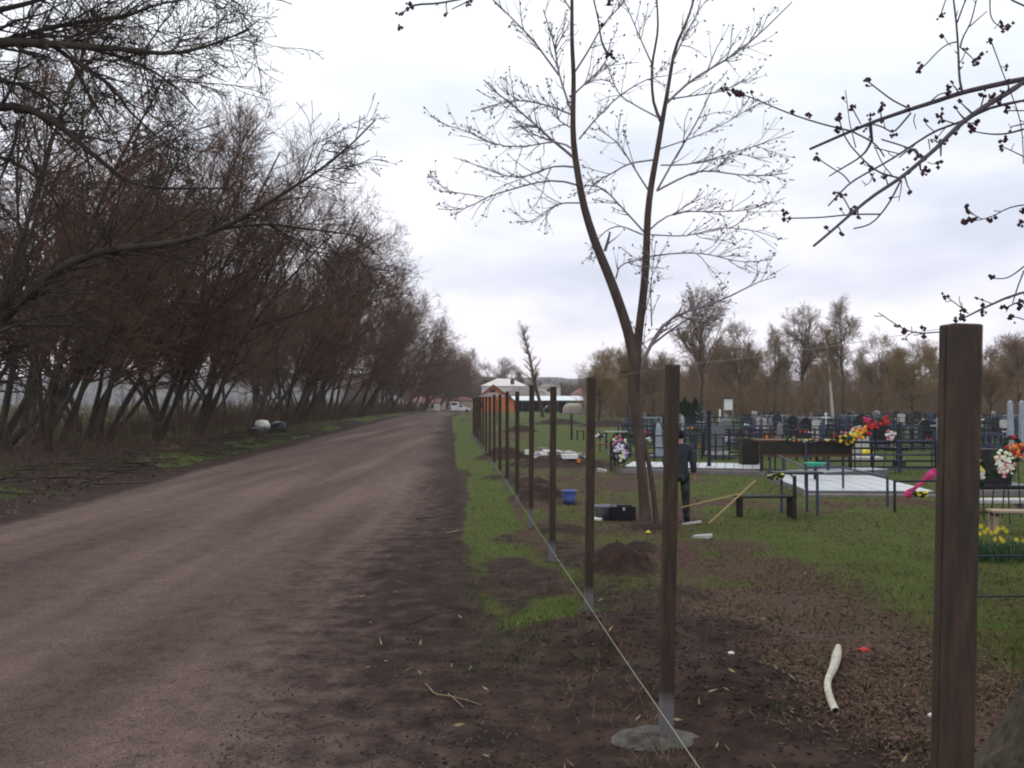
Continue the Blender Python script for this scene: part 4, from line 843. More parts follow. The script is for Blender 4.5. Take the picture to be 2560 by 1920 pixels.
# ------------------------------------------------------------------ person
def skinobj(name, verts, edges, rad, m, parent, sub=2, root=0, smooth=True):
    me = bpy.data.meshes.new(name); me.from_pydata(verts, edges, []); o = link(name, me, m, parent)
    md = o.modifiers.new('skin', 'SKIN'); md.use_smooth_shade = True
    for i, r in enumerate(rad):
        s = me.skin_vertices[0].data[i]; s.radius = r if isinstance(r, tuple) else (r, r); s.use_root = (i == root)
    sb = o.modifiers.new('sub', 'SUBSURF'); sb.levels = sub; sb.render_levels = sub; return o
px_, py_ = gp(1699, 1306); person = empty('person', (px_, py_, H(px_, py_)), R(-8), label='person in dark jacket and patterned trousers standing behind the second post, back turned', cat='person')
V = [(0, 0, .90), (0, .01, 1.08), (0, .0, 1.24), (0, -.0, 1.36), (0, .03, 1.44), (0, .04, 1.53), (0, .045, 1.59),
     (.17, 0, 1.345), (.235, .0, 1.08), (.25, .06, .84), (-.17, 0, 1.345), (-.24, .04, 1.10), (-.20, .20, .92),
     (.09, 0, .86), (.11, .02, .47), (.12, -.02, .08), (.13, .14, .035), (-.09, 0, .86), (-.12, .10, .47), (-.14, .08, .08), (-.15, .24, .035)]
E = [(0, 1), (1, 2), (2, 3), (3, 4), (4, 5), (5, 6), (3, 7), (7, 8), (8, 9), (3, 10), (10, 11), (11, 12), (0, 13), (13, 14), (14, 15), (15, 16), (0, 17), (17, 18), (18, 19), (19, 20)]
Rr = [(.13, .10), (.12, .09), (.14, .10), (.10, .08), .055, .08, .085, .06, .045, .03, .06, .045, .03, .08, .055, .04, .035, .08, .055, .04, .035]
body = skinobj('body', V, E, Rr, M['skin'], person)
Vj = [(0, 0, .82), (0, .01, 1.0), (0, .0, 1.2), (0, 0, 1.35), (0, .025, 1.425), (.185, 0, 1.345), (.25, .0, 1.09), (.262, .05, .88), (-.185, 0, 1.345), (-.255, .04, 1.11), (-.215, .18, .945)]
skinobj('jacket', Vj, [(0, 1), (1, 2), (2, 3), (3, 4), (3, 5), (5, 6), (6, 7), (3, 8), (8, 9), (9, 10)], [(.18, .135), (.17, .13), (.18, .13), (.14, .11), (.075, .075), .085, .072, .055, .085, .072, .055], M['jacket'], person)
Vt = [(0, 0, .90), (.095, 0, .84), (.112, .02, .47), (.12, -.02, .10), (-.095, 0, .84), (-.122, .10, .47), (-.14, .08, .10)]
skinobj('trousers', Vt, [(0, 1), (1, 2), (2, 3), (0, 4), (4, 5), (5, 6)], [(.15, .12), .105, .08, .065, .105, .08, .065], M['trousers'], person)
for s, yy in ((1, 0), (-1, .1)):
    b = MB(); b.ball((s * .135, yy + .06, .05), 1, 2, (.055, .15, .055)); b.cyl((s * .13, yy - .02, .03), (s * .125, yy - .02, .16), .058, .055, 12); b.build('boot', M['boots'], person, True)
b = MB(); b.ball((0, .035, 1.595), .112, 2, (.92, 1.05, .9)); b.cyl((0, .04, 1.55), (0, .04, 1.60), .108, .104, 16); b.build('cap', M['cap'], person, True)
b = MB()
for s in (-1, 1): b.ball((s * .092, .03, 1.535), .022, 1, (.5, .8, 1.2))
b.ball((0, .135, 1.535), .018, 1, (.8, 1, 1.2)); b.build('ear_and_nose', M['skin'], person, True)
b = MB(); b.box((.332, .012, 1.12), (.006, .035, .42), ry=-.10, bev=.002); b.build('sleeve_stripe', M['jacket_stripe'], person)
for hx, hy, hz, s in ((.262, .06, .845, 1), (-.205, .215, .915, -1)):
    vv = [(hx, hy, hz), (hx + s * .004, hy + .01, hz - .06)]; ee = [(0, 1)]; rd_ = [(.022, .03), (.018, .036)]
    for k in range(4):
        a = len(vv); oy = -.026 + k * .018; ln = (.030, .036, .034, .026)[k]
        vv += [(hx + s * .006, hy + .01 + oy, hz - .085), (hx + s * .002, hy + .014 + oy, hz - .085 - ln), (hx - s * .010, hy + .018 + oy, hz - .085 - ln * 1.7)]; ee += [(1, a), (a, a + 1), (a + 1, a + 2)]; rd_ += [.0095, .0085, .007]
    a = len(vv); vv += [(hx - s * .004, hy + .045, hz - .045), (hx - s * .010, hy + .056, hz - .085)]; ee += [(0, a), (a, a + 1)]; rd_ += [.011, .009]
    skinobj('hand', vv, ee, rd_, M['skin'], person, 1)

# ------------------------------------------------------------------ bench, table, battens
def beam(a, b, w, h, m, name, parent=None, **k):
    a, b = Vector(a), Vector(b); d = b - a; me = MB().box((0, 0, 0), (d.length, w, h), bev=min(w, h) * .12).mesh(name)
    o = link(name, me, m, parent, (a + b) / 2, None, **k); o.rotation_euler = d.to_track_quat('X', 'Z').to_euler(); return o
def bench(px0, px1, py, hz, depth, mt, lab, nm='bench', cat='bench', planks=2, legh=None, rz=0, th=.04, legx=.86, group=None, Y=None):
    x0, y0 = gp(px0, py); x1 = (px1 - 1280) / F * y0; w = x1 - x0; e = empty(nm, ((x0 + x1) / 2, y0, H((x0 + x1) / 2, y0)), rz, label=lab, cat=cat, group=group)
    for k in range(planks):
        pw = depth / planks; b = MB(); b.box((0, -depth / 2 + pw * (k + .5), hz - th / 2), (w, pw - .012, th), bev=.006); b.build('plank', M[mt], e)
    lg = MB().box((0, 0, (hz - th) / 2), (.06, .06, hz - th), bev=.004).mesh('leg')
    for sx in (-1, 1):
        for sy in (-1, 1): link('leg', lg, M['dark_wood'] if mt != 'tan_wood' else M[mt], e, (sx * w / 2 * legx, sy * depth * .32, 0))
        b = MB(); b.box((sx * w / 2 * legx, 0, hz - th - .03), (.05, depth * .9, .05)); b.build('cross_bar', M['dark_wood'], e)
    return e
bench(1838, 1985, 1294, .42, .34, 'dark_wood', 'low dark wooden bench on the grass below the table with yellow flowers', planks=2, rz=.03)
# narrow table beside the bench
Yt = gp(1987, 1298)[1]; zt = at(1990, 1188, Yt)[2]
tb = empty('grave_table', (at(1987, 1298, Yt)[0], Yt, 0), label='narrow dark metal table with one long front leg just right of the low bench', cat='table')
b = MB(); b.box((.25, .75, zt), (.95, .45, .03), rz=.10, bev=.004); b.build('table_top', M['dark_metal'], tb)
for lx, ly in ((0, 0), (.62, .58), (.02, .92), (.55, 1.0)): b = MB(); b.box((lx, ly, zt / 2 - .01), (.045 if (lx or ly) else .06, .045, zt), bev=.004); b.build('leg', M['blue_metal'] if (lx or ly) else M['dark_wood'], tb)
b = MB(); b.cyl((0, .02, zt - .05), (.1, .60, zt - .03), .02, n=6); b.build('brace', M['dark_metal'], tb)
# battens
beam(at(1704, 1268, 16.7), at(1853, 1234, 17.0), .032, .018, M['yellow_wood'], 'batten', label='long yellowish batten lying from the standing person towards the bench', cat='batten', group='two crossed battens')
beam(at(1772, 1309, 16.6), at(1888, 1202, 17.0), .032, .018, M['yellow_wood'], 'batten', label='steeper yellowish batten crossing over the other beside the bench', cat='batten', group='two crossed battens')

# ------------------------------------------------------------------ cemetery, near plots
def tiled(name, corners_px, top, nx, ny, lab, zk=.10, kerb=True):
    """a grave platform between two rows of ground points, paved with white tiles"""
    (xa, ya), (xb, yb) = gp(corners_px[0][0], corners_px[0][1], top), gp(corners_px[1][0], corners_px[1][1], top)
    depth = corners_px[2]; e = empty(name, (xa, ya, 0), math.atan2(yb - ya, xb - xa), label=lab, cat='grave platform'); w = math.hypot(xb - xa, yb - ya)
    b = MB(); b.box((w / 2, depth / 2, top / 2 - .05), (w, depth, top + .08 - .006)); b.build('slab', M['grout'], e)
    tw, td = w / nx, depth / ny; me = MB().box((0, 0, 0), (tw - .022, td - .022, .02), bev=.003).mesh('tile')
    rq = random.Random(nx * 7 + ny)
    for i in range(nx):
        for j in range(ny): link('tile', me, M['white_tile'], e, (tw * (i + .5), td * (j + .5), top + rq.uniform(-.002, .002)), (rq.uniform(-.004, .004), rq.uniform(-.004, .004), 0))
    if kerb: b = MB(); b.box((w / 2, -.10, top / 2 - .08), (w + .2, .2, top + .02), bev=.01); b.build('kerb', M['kerb_stone'], e)
    return e
tiled('tiled_platform', ((1560, 1166), (1905, 1172), 2.3), .20, 15, 4, 'long narrow platform of white tiles behind the standing person', kerb=True)
tiled('tiled_platform', ((1942, 1178), (2010, 1184), 3.6), .16, 3, 6, 'small white tiled platform between the two larger ones')
tiled('tiled_platform', ((2018, 1226), (2335, 1228), 4.6), .14, 7, 8, 'wide white tiled platform behind the low rail left of the nearest post')
def metal_fence(name, pts, h, mt, lab, rails=(.95, .55, .12), r=.022, joined=False, group=None):
    x0, y0 = pts[0]; e = empty(name, (x0, y0, 0), label=lab, cat='metal fence', group=group); n = len(pts)
    pm = MB().cyl((0, 0, 0), (0, 0, h), r * 1.3, n=8).mesh('post')
    for (x, y) in pts: link('post', pm, M[mt], e, (x - x0, y - y0, 0))
    for a, c in zip(pts, pts[1:]):
        for q in rails: b = MB(); b.cyl((a[0] - x0, a[1] - y0, h * q), (c[0] - x0, c[1] - y0, h * q), r, n=6); b.build('rail', M[mt], e)
    return e
G = lambda px, py: gp(px, py)
metal_fence('metal_fence', [G(1903, 1182), G(1938, 1184), G(2015, 1190), G(2108, 1186), G(2247, 1184), G(2330, 1182)], 1.05, 'blue_metal', 'dark blue tube fence running behind the wide white platform')
metal_fence('metal_fence', [G(2219, 1269), G(2108, 1236), G(2014, 1236), G(1925, 1180)], .66, 'blue_metal', 'low dark blue rail fence in front of the wide white platform', rails=(.97,))
metal_fence('metal_fence', [G(2237, 1281), (G(2237, 1281)[0] + .9, G(2237, 1281)[1] + .1), (G(2237, 1281)[0] + 1.7, G(2237, 1281)[1] + .2)], .64, 'dark_metal', 'short dark rail fence beside the magenta ribbon', rails=(.97,))
metal_fence('metal_fence', [gp(2042, 1183), gp(2108, 1182), gp(2180, 1182), gp(2250, 1182), gp(2340, 1182)], .98, 'dark_metal', 'thick black railing with many rails just behind the wide white platform', rails=(.97, .78, .58, .38, .18), r=.034)
xa, ya = gp(1773, 1182)
b = MB(); b.box((0, 0, .95), (.11, .11, 1.9), bev=.01); b.box((0, 0, 1.92), (.15, .15, .04), bev=.01); b.build('dark_pole', M['dark_metal'], loc=(xa, ya, 0), label='dark square pole standing before the white tiled strip', cat='pole')
metal_fence('metal_fence', [G(1773, 1150), G(1808, 1152), G(1868, 1160)], .9, 'dark_metal', 'dark tube fence behind the long tiled strip, right of the dark pole', rails=(.95, .2))
metal_fence('metal_fence', [G(1500, 1130), G(1527, 1178), G(1536, 1168), G(1545, 1170)], .95, 'dark_metal', 'short dark metal railing left of the young forked tree', rails=(.95, .5))
# long dark timber table / bench row
def plank_row(px0, px1, py, hz, dep, lab, nm='long_table', npl=3, mt='brown_wood', drop=.3):
    x0, y0 = gp(px0, py); x1 = (px1 - 1280) / F * y0; w = x1 - x0; e = empty(nm, ((x0 + x1) / 2, y0, 0), .01, label=lab, cat='table')
    for k in range(npl): b = MB(); b.box((0, -dep / 2 + dep / npl * (k + .5), hz), (w, dep / npl - .02, .045), bev=.006); b.build('plank', M[mt], e)
    b = MB(); b.box((0, -dep / 2, hz - .04 - drop / 2), (w * .99, .04, drop), bev=.005); b.build('side_board', M['dark_wood'], e)
    b = MB(); b.box((0, -dep / 2 - .03, hz - .45), (w * .96, .03, .07), bev=.005); b.build('rail', M['brown_wood'], e)
    for i in range(5):
        b = MB(); b.box((-w / 2 + .06 + i * (w - .12) / 4, -dep / 2 + .03, hz / 2 - .03), (.09, .07, hz - .05), bev=.006); b.build('leg', M['blue_metal'] if i % 2 else M['dark_wood'], e)
    return e
plank_row(1888, 2115, 1186, 1.05, 1.0, 'long dark table with brown plank top behind the wide white platform', drop=.42)
x, y = gp(1892, 1180); b = MB(); b.box((0, 0, .55), (.55, .5, 1.0), bev=.02); b.build('stone_block', M['dark_wood'], loc=(x - .1, y + .6, 0), label='dark block at the left end of the long brown topped table', cat='block')
x, y = at(2038, 1159, 24.5)[0], 24.5; e = empty('basin', (x, y, at(2038, 1159, 24.5)[2] - .06), label='turquoise oval basin under the long brown topped table', cat='basin'); e.scale = (1.5, .8, .55)
b = MB(); b.lathe([(.001, 0), (.14, 0), (.19, .14), (.21, .15), (.2, .16), (.17, .14), (.13, .02), (.001, .02)], 24); b.build('body', M['teal'], e, True)
b = MB(); b.cyl((0, 0, -1.25), (0, 0, 0), .03, n=8); b.build('stand', M['dark_metal'], e)

# flowers and wreaths
def flowers(name, c, sx, sy, sz, n, cols, lab, seed, green=True, size=.05, cat='flowers', group=None):
    rd = random.Random(seed); e = empty(name, c, label=lab, cat=cat, group=group)
    if green:
        b = MB()
        for k in range(int(n * 1.2)): b.ball((rd.uniform(-1, 1) * sx, rd.uniform(-1, 1) * sy, rd.uniform(-.6, .9) * sz), size * 1.5, 1, (1.2, 1.2, .7))
        b.rough(size * .5, seed); b.build('foliage', M['dark_green'], e)
    for ci, cn in enumerate(cols):
        b = MB()
        for k in range(max(1, n // len(cols))):
            x, y, z = rd.uniform(-1, 1) * sx, -abs(rd.uniform(0, 1)) * sy - size * .6, rd.uniform(-.8, 1) * sz
            b.ball((x, y, z), size * rd.uniform(.7, 1.3), 1, (1, .8, .8))
        b.rough(size * .25, seed + 1); b.build('blossoms', M[cn], e)
    return e
def wreath(px, py, Y, r, cols, lab, seed, tiltx=.2, lean=0, stand=True, petals=40, ring='dark_green', group=None, size=.045):
    c = at(px, py, Y); e = empty('wreath', c, label=lab, cat='wreath', group=group); e.rotation_euler = (-tiltx, lean, 0); rd = random.Random(seed)
    b = MB()
    for k in range(46):
        a = k / 46 * 6.283; b.ball((r * .72 * math.cos(a), rd.uniform(-.03, .03), r * math.sin(a)), r * .2, 1, (1, .7, 1))
    b.rough(r * .05, seed); b.build('ring', M[ring], e)
    for cn in cols:
        b = MB()
        for k in range(petals // len(cols)):
            a = rd.uniform(0, 6.283); q = rd.uniform(.2, 1.0); b.ball((r * .7 * q * math.cos(a), -r * .18 - rd.uniform(0, .04), r * q * math.sin(a)), size * rd.uniform(.7, 1.3), 1, (1, .6, .9))
        b.rough(size * .2, seed); b.build('blossoms', M[cn], e)
    if stand:
        b = MB(); 
        for s in (-1, 1): b.cyl((s * .1, .05, 0), (s * .18, .35, -max(.2, c[2] - .02)), .012, n=5)
        b.build('stand', M['dark_metal'], e)
    return e
def ribbon(p0, p1, w, m, lab, Y):
    a, c = Vector(at(*p0, Y)), Vector(at(*p1, Y + .25)); b = MB(); n = 14; rows = []
    for k in range(n + 1):
        t = k / n; p = a.lerp(c, t); wv = w * (1 - .5 * abs(t - .55)) ; off = .03 * math.sin(t * 17) ; wv *= .8 + .35 * math.sin(t * 9 + 1)
        rows.append([b.bm.verts.new((p.x - wv * .4, p.y + off - dd, p.z + wv * .6)) for dd in (0, .012)] + [b.bm.verts.new((p.x + wv * .4, p.y - off - dd, p.z - wv * .5)) for dd in (.012, 0)])
    for q, s in zip(rows, rows[1:]):
        for i in range(4): b.bm.faces.new([q[i], q[(i + 1) % 4], s[(i + 1) % 4], s[i]])
    b.build('ribbon', m, smooth=True, label=lab, cat='ribbon')
ribbon((2262, 1242), (2345, 1172), .13, M['magenta'], 'broad magenta ribbon hanging slantwise at the left edge of the nearest post', 20.5)
flowers('flower_bunch', at(2302, 1236, 20.3), .12, .06, .05, 8, ['yellow'], 'few yellow flowers under the magenta ribbon', 3, size=.04)
flowers('flower_bunch', at(1937, 1192, 17.9), .14, .08, .05, 10, ['yellow', 'cream'], 'yellow flowers at the left end of the narrow dark table', 4, size=.04)
flowers('flower_row', at(2040, 1100, 27.6), .85, .3, .03, 30, ['orange', 'yellow', 'pink', 'cream'], 'thin row of orange and yellow flowers along the long brown topped table', 5, size=.032, green=True)
flowers('flower_bunch', at(2114, 1098, 27), .22, .15, .09, 16, ['orange', 'yellow'], 'orange and yellow flowers at the right end of the long table', 6, size=.06)
def spray(p0, p1, Y, w, cols, lab, seed):
    a, c = Vector(at(*p0, Y)), Vector(at(*p1, Y)); e = empty('flower_spray', a, label=lab, cat='flower spray'); rd = random.Random(seed); d = c - a
    b = MB()
    for k in range(46): t = rd.random(); b.ball(d * t + Vector((rd.uniform(-w, w), rd.uniform(-w, w) * .5, rd.uniform(-w, w))) * (1 - .4 * t), .055, 1, (1.5, 1, .8))
    b.rough(.03, seed); b.build('foliage', M['dark_green'], e)
    for q, cn in enumerate(cols):
        b = MB()
        for k in range(11): t = (q + rd.random()) / len(cols); b.ball(d * t + Vector((rd.uniform(-w, w), -w * .6, rd.uniform(-w, w))) * (1 - .3 * t), .06, 1)
        b.rough(.015, seed); b.build('blossoms', M[cn], e)
    b = MB(); b.cyl(d * .2, Vector((d.x * .3, .3, -a.z)), .02, n=5); b.cyl(d * .8, Vector((d.x * .8, .4, -a.z)), .02, n=5); b.build('stand', M['dark_metal'], e)
spray((2118, 1104), (2212, 1048), 27.3, .17, ['yellow', 'orange', 'red', 'red'], 'slanting dark green spray with red flowers at its upper end above the dark fence', 7)
wreath(2165, 1056, 29.5, .20, ['magenta', 'red'], 'small round wreath with magenta flowers behind the slanting spray', 8, petals=26)
wreath(2226, 1090, 28, .2, ['pink', 'white_f'], 'small wreath with pink and white flowers right of the red wreath', 9, petals=30)
wreath(1547, 1108, 29, .30, ['magenta', 'cream', 'pink'], 'upper wreath with magenta flowers on the stand left of the young tree', 10, petals=50)
wreath(1552, 1130, 28.6, .30, ['white_f', 'violet', 'cream'], 'lower wreath with white and violet flowers on the stand left of the young tree', 12, petals=50)
flowers('flower_bunch', at(1498, 1090, 33), .25, .1, .06, 12, ['pink', 'white_f'], 'pink flowers on the dark bench left of the young tree', 13)
bench(1478, 1534, 1150, .62, .5, 'brown_wood', 'dark bench with reddish top left of the wreath stand', planks=3)
bench(1512, 1568, 1128, .9, .4, 'pale_stone', 'pink grey slab table behind the wreath stand', planks=1, nm='slab_table', cat='table')
bench(1442, 1460, 1100, .55, .4, 'dark_wood', 'tiny dark table alone on the grass left of the graves', planks=1, nm='small_table', cat='table')
x, y = gp(1429, 1099); b = MB(); b.box((0, 0, .75), (.12, .12, 1.5), bev=.01); b.build('dark_post', M['dark_metal'], loc=(x, y, 0), label='short dark post alone on the grass right of the fourth fence post', cat='post')
# right of the nearest post
wreath(2508, 1160, 16.5, .25, ['white_f', 'cream', 'pink', 'cream'], 'large wreath with white and pink flowers right of the nearest post', 14, petals=70, size=.035)
wreath(2533, 1122, 17.4, .22, ['orange', 'red'], 'green wreath with orange flowers at the right edge above the white one', 15, petals=26, size=.04)
wreath(2446, 1180, 17, .22, ['white_f', 'yellow'], 'small wreath with white and yellow flowers half behind the nearest post', 16, petals=20, size=.035)
x, y = gp(2505, 1238); b = MB(); b.box((0, 0, .1), (1.9, .9, .2), bev=.02); b.box((.2, .3, .62), (1.2, .14, .85), bev=.02); b.build('headstone', M['black_granite'], loc=(x, y + .8, 0), label='black headstone behind the white and orange wreaths at the right edge', cat='headstone')
bench(2478, 2600, 1334, .40, .36, 'tan_wood', 'tan wooden bench at the right edge behind the daffodils', planks=2, rz=-.12)
x, y = gp(2462, 1296); b = MB(); b.box((.7, 0, .24), (1.5, .45, .07), bev=.01); b.box((.2, 0, .1), (.1, .35, .21)); b.box((1.2, 0, .1), (.1, .35, .21)); b.build('stone_bench', M['pale_stone'], loc=(x, y + .9, 0), label='low pale stone seat behind the tan bench at the right edge', cat='stone seat')
xp, yp = gp(2250, 1262)
b = MB(); b.box((2.4, 0, .06), (3.6, .15, .16), bev=.01); b.build('grave_kerb', M['kerb_stone'], loc=(gp(2300, 1240)[0], gp(2300, 1240)[1], 0), label='grey stone kerb under the wreaths right of the nearest post', cat='kerb')
metal_fence('metal_fence', [(gp(2405, 1506)[0] + i * 1.4, gp(2405, 1506)[1] + i * .06, ) for i in range(3)], .52, 'dark_metal', 'low dark two rail fence right of the nearest post', rails=(.97, .12), r=.012)
# daffodils
dx0, dy0 = gp(2425, 1400); rd = random.Random(44)
e = empty('daffodils', (dx0, dy0, H(dx0, dy0)), label='clump of yellow daffodils right of the nearest post', cat='daffodils')
pr = np.random.default_rng(44); n = 420; xx = pr.uniform(-.25, 1.6, n); yy2 = pr.uniform(-.3, .45, n); hh = pr.uniform(.14, .30, n); K = 3
P = np.stack([np.stack([xx, yy2, np.zeros(n)], 1), np.stack([xx + pr.normal(size=n) * .02, yy2 + pr.normal(size=n) * .02, hh * .6], 1), np.stack([xx + pr.normal(size=n) * .07, yy2 + pr.normal(size=n) * .07, hh], 1)], 1)
link('leaves', npmesh('leaves', *tubes(P, np.tile([.009, .008, .003], (n, 1)), 3)), mat('daffodil_leaf', (.020, .055, .020), .7, (.035, .085, .03), 3), e, kind='stuff')
for px, py in ((2440, 1322), (2452, 1316), (2448, 1334), (2468, 1322), (2478, 1332), (2488, 1330), (2495, 1322), (2508, 1320), (2516, 1328), (2500, 1346), (2507, 1353), (2486, 1348), (2540, 1350), (2560, 1352), (2575, 1340), (2462, 1330)):
    c = Vector(at(px, py, dy0 + rd.uniform(-.25, .25))) - e.location; f = empty('daffodil', c); f.parent = e; f.rotation_euler = (R(80) + rd.uniform(-.3, .3), 0, rd.uniform(-.6, .6))
    if not hasattr(bpy, '_df'):
        b = MB()
        for k in range(6): a = k * 1.047; b.poly([(0, 0, 0), (.018 * math.cos(a - .5), .018 * math.sin(a - .5), .006), (.045 * math.cos(a), .045 * math.sin(a), .004), (.018 * math.cos(a + .5), .018 * math.sin(a + .5), .006)])
        pet = b.mesh('petals'); b = MB(); b.lathe([(.008, .0), (.010, .02), (.017, .03)], 8); tru = b.mesh('trumpet'); bpy._df = 1
    link('petals', pet, M['yellow'], f); link('trumpet', tru, M['orange'] if 0 else M['yellow'], f)
del bpy._df
# dark obelisk and sign
def obelisk(px, pyb, h, w, mt, lab, nm='obelisk', group=None):
    x, y = gp(px, pyb); b = MB(); b.box((0, 0, .12), (w * 2.4, w * 2, .24), bev=.015); b.cyl((0, 0, .24), (0, 0, h - w * .5), w * .75, w * .5, 4); b.cyl((0, 0, h - w * .5), (0, 0, h), w * .5, .005, 4)
    return link(nm, b.mesh(nm), M[mt], None, (x, y, 0), (0, 0, R(45)), label=lab, cat='obelisk', group=group)
obelisk(2248, 1166, 1.55, .16, 'black_granite', 'slim black obelisk left of the nearest post')
obelisk(2527, 1150, 2.3, .2, 'silver_paint', 'pale square pillar at the right edge, left of its twin')
obelisk(2556, 1150, 2.3, .2, 'silver_paint', 'pale square pillar cut by the right edge of the photo')
x, y = gp(1821, 1062); e = empty('signboard', (x, y, 0), label='white square board with dark top edge on a stand beyond the graves', cat='signboard')
b = MB(); b.box((0, 0, 2.0), (.8, .10, 1.1), bev=.02); b.build('board', M['white_paint'], e)
b = MB(); b.box((0, 0, 2.6), (1.0, .3, .12), bev=.02); b.build('cap', M['blue_metal'], e)
for s in (-1, 1): b = MB(); b.cyl((s * .42, 0, 0), (s * .42, 0, 2.5), .04, n=8); b.build('post', M['silver_paint'], e)
x, y = gp(1800, 1068); e = empty('white_railing', (x, y, 0), label='thin white post with a long low white rail left of the square board', cat='frame')
b = MB(); b.box((0, 0, .8), (.16, .1, 1.6), bev=.01); b.build('post', M['white_paint'], e); b = MB(); b.box((-1.1, .0, .42), (2.0, .1, .15), bev=.01); b.build('rail', M['white_paint'], e)
# small conifers
def conifer_mesh(seed, h=2.0, r=.55):
    rng = np.random.default_rng(seed); n = 1500; z = rng.uniform(0, 1, n) ** .8; a = rng.uniform(0, 6.28, n); rr_ = r * np.minimum(1, (1 - z) * 1.7) * rng.uniform(.55, 1.08, n) + .02
    C = np.stack([rr_ * np.cos(a), rr_ * np.sin(a), .1 + z * (h - .15)], 1); d = np.stack([np.cos(a) * .07, np.sin(a) * .07, np.full(n, .13)], 1); t = np.stack([-np.sin(a), np.cos(a), np.zeros(n)], 1) * .045
    V = np.stack([C - t, C + t, C + d], 1).reshape(-1, 3); return npmesh('foliage', V, np.arange(3 * n).reshape(-1, 3))
cm = [conifer_mesh(1, 2.2, .75), conifer_mesh(2, 2.6, .8)]; cs = MB().cyl((0, 0, -.05), (0, 0, 1.6), .06, .02, 7).mesh('trunk')
cl_ = ['first small dark conifer just right of the second post, leftmost of the four', 'second small dark conifer from the left beyond the graves', 'third small dark conifer from the left beyond the graves', 'rightmost of the four small dark conifers beyond the graves']
for k, px in enumerate((1700, 1712, 1722, 1738)):
    Y = 84 + k; e = empty('conifer', ((px - 1280) / F * Y, Y, .0), label=cl_[k], cat='conifer', group='small dark conifers'); link('foliage', cm[k % 2], M['dark_green'], e); link('trunk', cs, M['bark_far'], e)
# white blocks far behind the third post
rd = random.Random(12)
for k in range(11):
    px = 1483 + k * 5.8; Y = 170 + rd.uniform(-3, 3); s = rd.uniform(.6, 1.1)
    b = MB(); b.box((0, 0, s * .5), (s * 1.2, s, s * rd.uniform(.7, 1.6)), bev=.05); b.build('white_block', M['white_paint'], loc=((px - 1280) / F * Y, Y, 0), rot=(0, 0, rd.uniform(-.6, .6)), label=f'white block on the far grass right of the third post, {ordn(k)} from the left', cat='stone block', group='pile of white blocks on the far grass')

# ------------------------------------------------------------------ cemetery, rows of graves
def stele_mesh(kind, w, h, t):
    b = MB()
    if kind == 0: pts = [(-w / 2, .2), (w / 2, .2), (w / 2, h)] + [(w / 2 * math.cos(a), h + w * .16 * math.sin(a)) for a in np.linspace(0, math.pi, 8)[1:-1]] + [(-w / 2, h)]
    elif kind == 1: pts = [(-w / 2, .2), (w / 2, .2), (w * .5, h * .8), (w * .1, h), (-w * .3, h * .93), (-w * .5, h * .75)]
    else: pts = [(-w / 2, .2), (w / 2, .2), (w * .46, h), (-w * .46, h)]
    b.prism(pts, -t / 2, t / 2); return b.mesh('slab')
SM = [stele_mesh(i % 3, w, h, .12) for i, (w, h) in enumerate(((.6, 1.15), (.75, 1.3), (.55, .95)))]
PL = MB().box((0, 0, .1), (.95, .4, .2), bev=.015).mesh('plinth'); CV = MB().box((0, -.95, .07), (.95, 1.6, .14), bev=.02).mesh('cover')
def cross_mesh(h=1.5):
    b = MB(); b.box((0, 0, h / 2), (.08, .06, h), bev=.006); b.box((0, 0, h * .74), (.62, .062, .08), bev=.006); b.box((0, 0, h * .9), (.3, .061, .06), bev=.006); return b.mesh('cross')
CR = cross_mesh(); OB = MB().cyl((0, 0, .1), (0, 0, 1.25), .24, .12, 4).cyl((0, 0, 1.25), (0, 0, 1.42), .12, .01, 4).box((0, 0, .06), (.6, .6, .12)).mesh('obelisk')
def fence_far_mesh(w, d, h, r):
    b = MB()
    for x in (0, .25, .5, .75, 1):
        for y in (0, 1): b.box((-w / 2 + w * x, -d / 2 + d * y, h / 2), (r * 2, r * 2, h))
    for z in (.95, .5, .15):
        for y in (0, 1): b.box((0, -d / 2 + d * y, h * z), (w, r * 1.5, r * 1.5))
        for x in (0, 1): b.box((-w / 2 + w * x, 0, h * z), (r * 1.5, d, r * 1.5))
    return b.mesh('grave_fence')
FF = {m_: fence_far_mesh(2.1, 2.3, 1.0, .032) for m_ in ('dark_metal', 'blue_metal', 'silver_paint')}
FLM = {}
def bunch_mesh(seed, n=9, s=.09):
    b = MB(); rd = random.Random(seed)
    for k in range(n): b.ball((rd.uniform(-.22, .22), rd.uniform(-.16, .16), rd.uniform(.02, .22)), s * rd.uniform(.6, 1.2), 1)
    b.rough(s * .2, seed); return b.mesh('flower_bunch')
for i, cn in enumerate(('red', 'orange', 'yellow', 'pink', 'white_f', 'violet', 'magenta')): FLM[cn] = bunch_mesh(i)
CN = {'black_granite': 'black', 'grey_granite': 'grey', 'pale_stone': 'pale stone', 'dark_metal': 'dark', 'blue_metal': 'dark blue', 'silver_paint': 'pale silver', 'red': 'red', 'orange': 'orange', 'yellow': 'yellow', 'pink': 'pink', 'white_f': 'white', 'violet': 'violet', 'magenta': 'magenta', 'white_paint': 'white'}
meshmat = {}
def mm(me, mt):
    k = (me.name, mt)
    if k not in meshmat: c = me.copy(); c.materials.clear(); c.materials.append(M[mt]); meshmat[k] = c
    return meshmat[k]
rd = random.Random(77)
ROWS = ['front', 'second', 'third', 'fourth', 'fifth', 'sixth', 'seventh', 'last']; ITEMS = []
def item(o, base, cat, plural, ri, x): o['category'] = cat; o['group'] = f'{plural} in the cemetery rows'; ITEMS.append((ri, base, x, o))
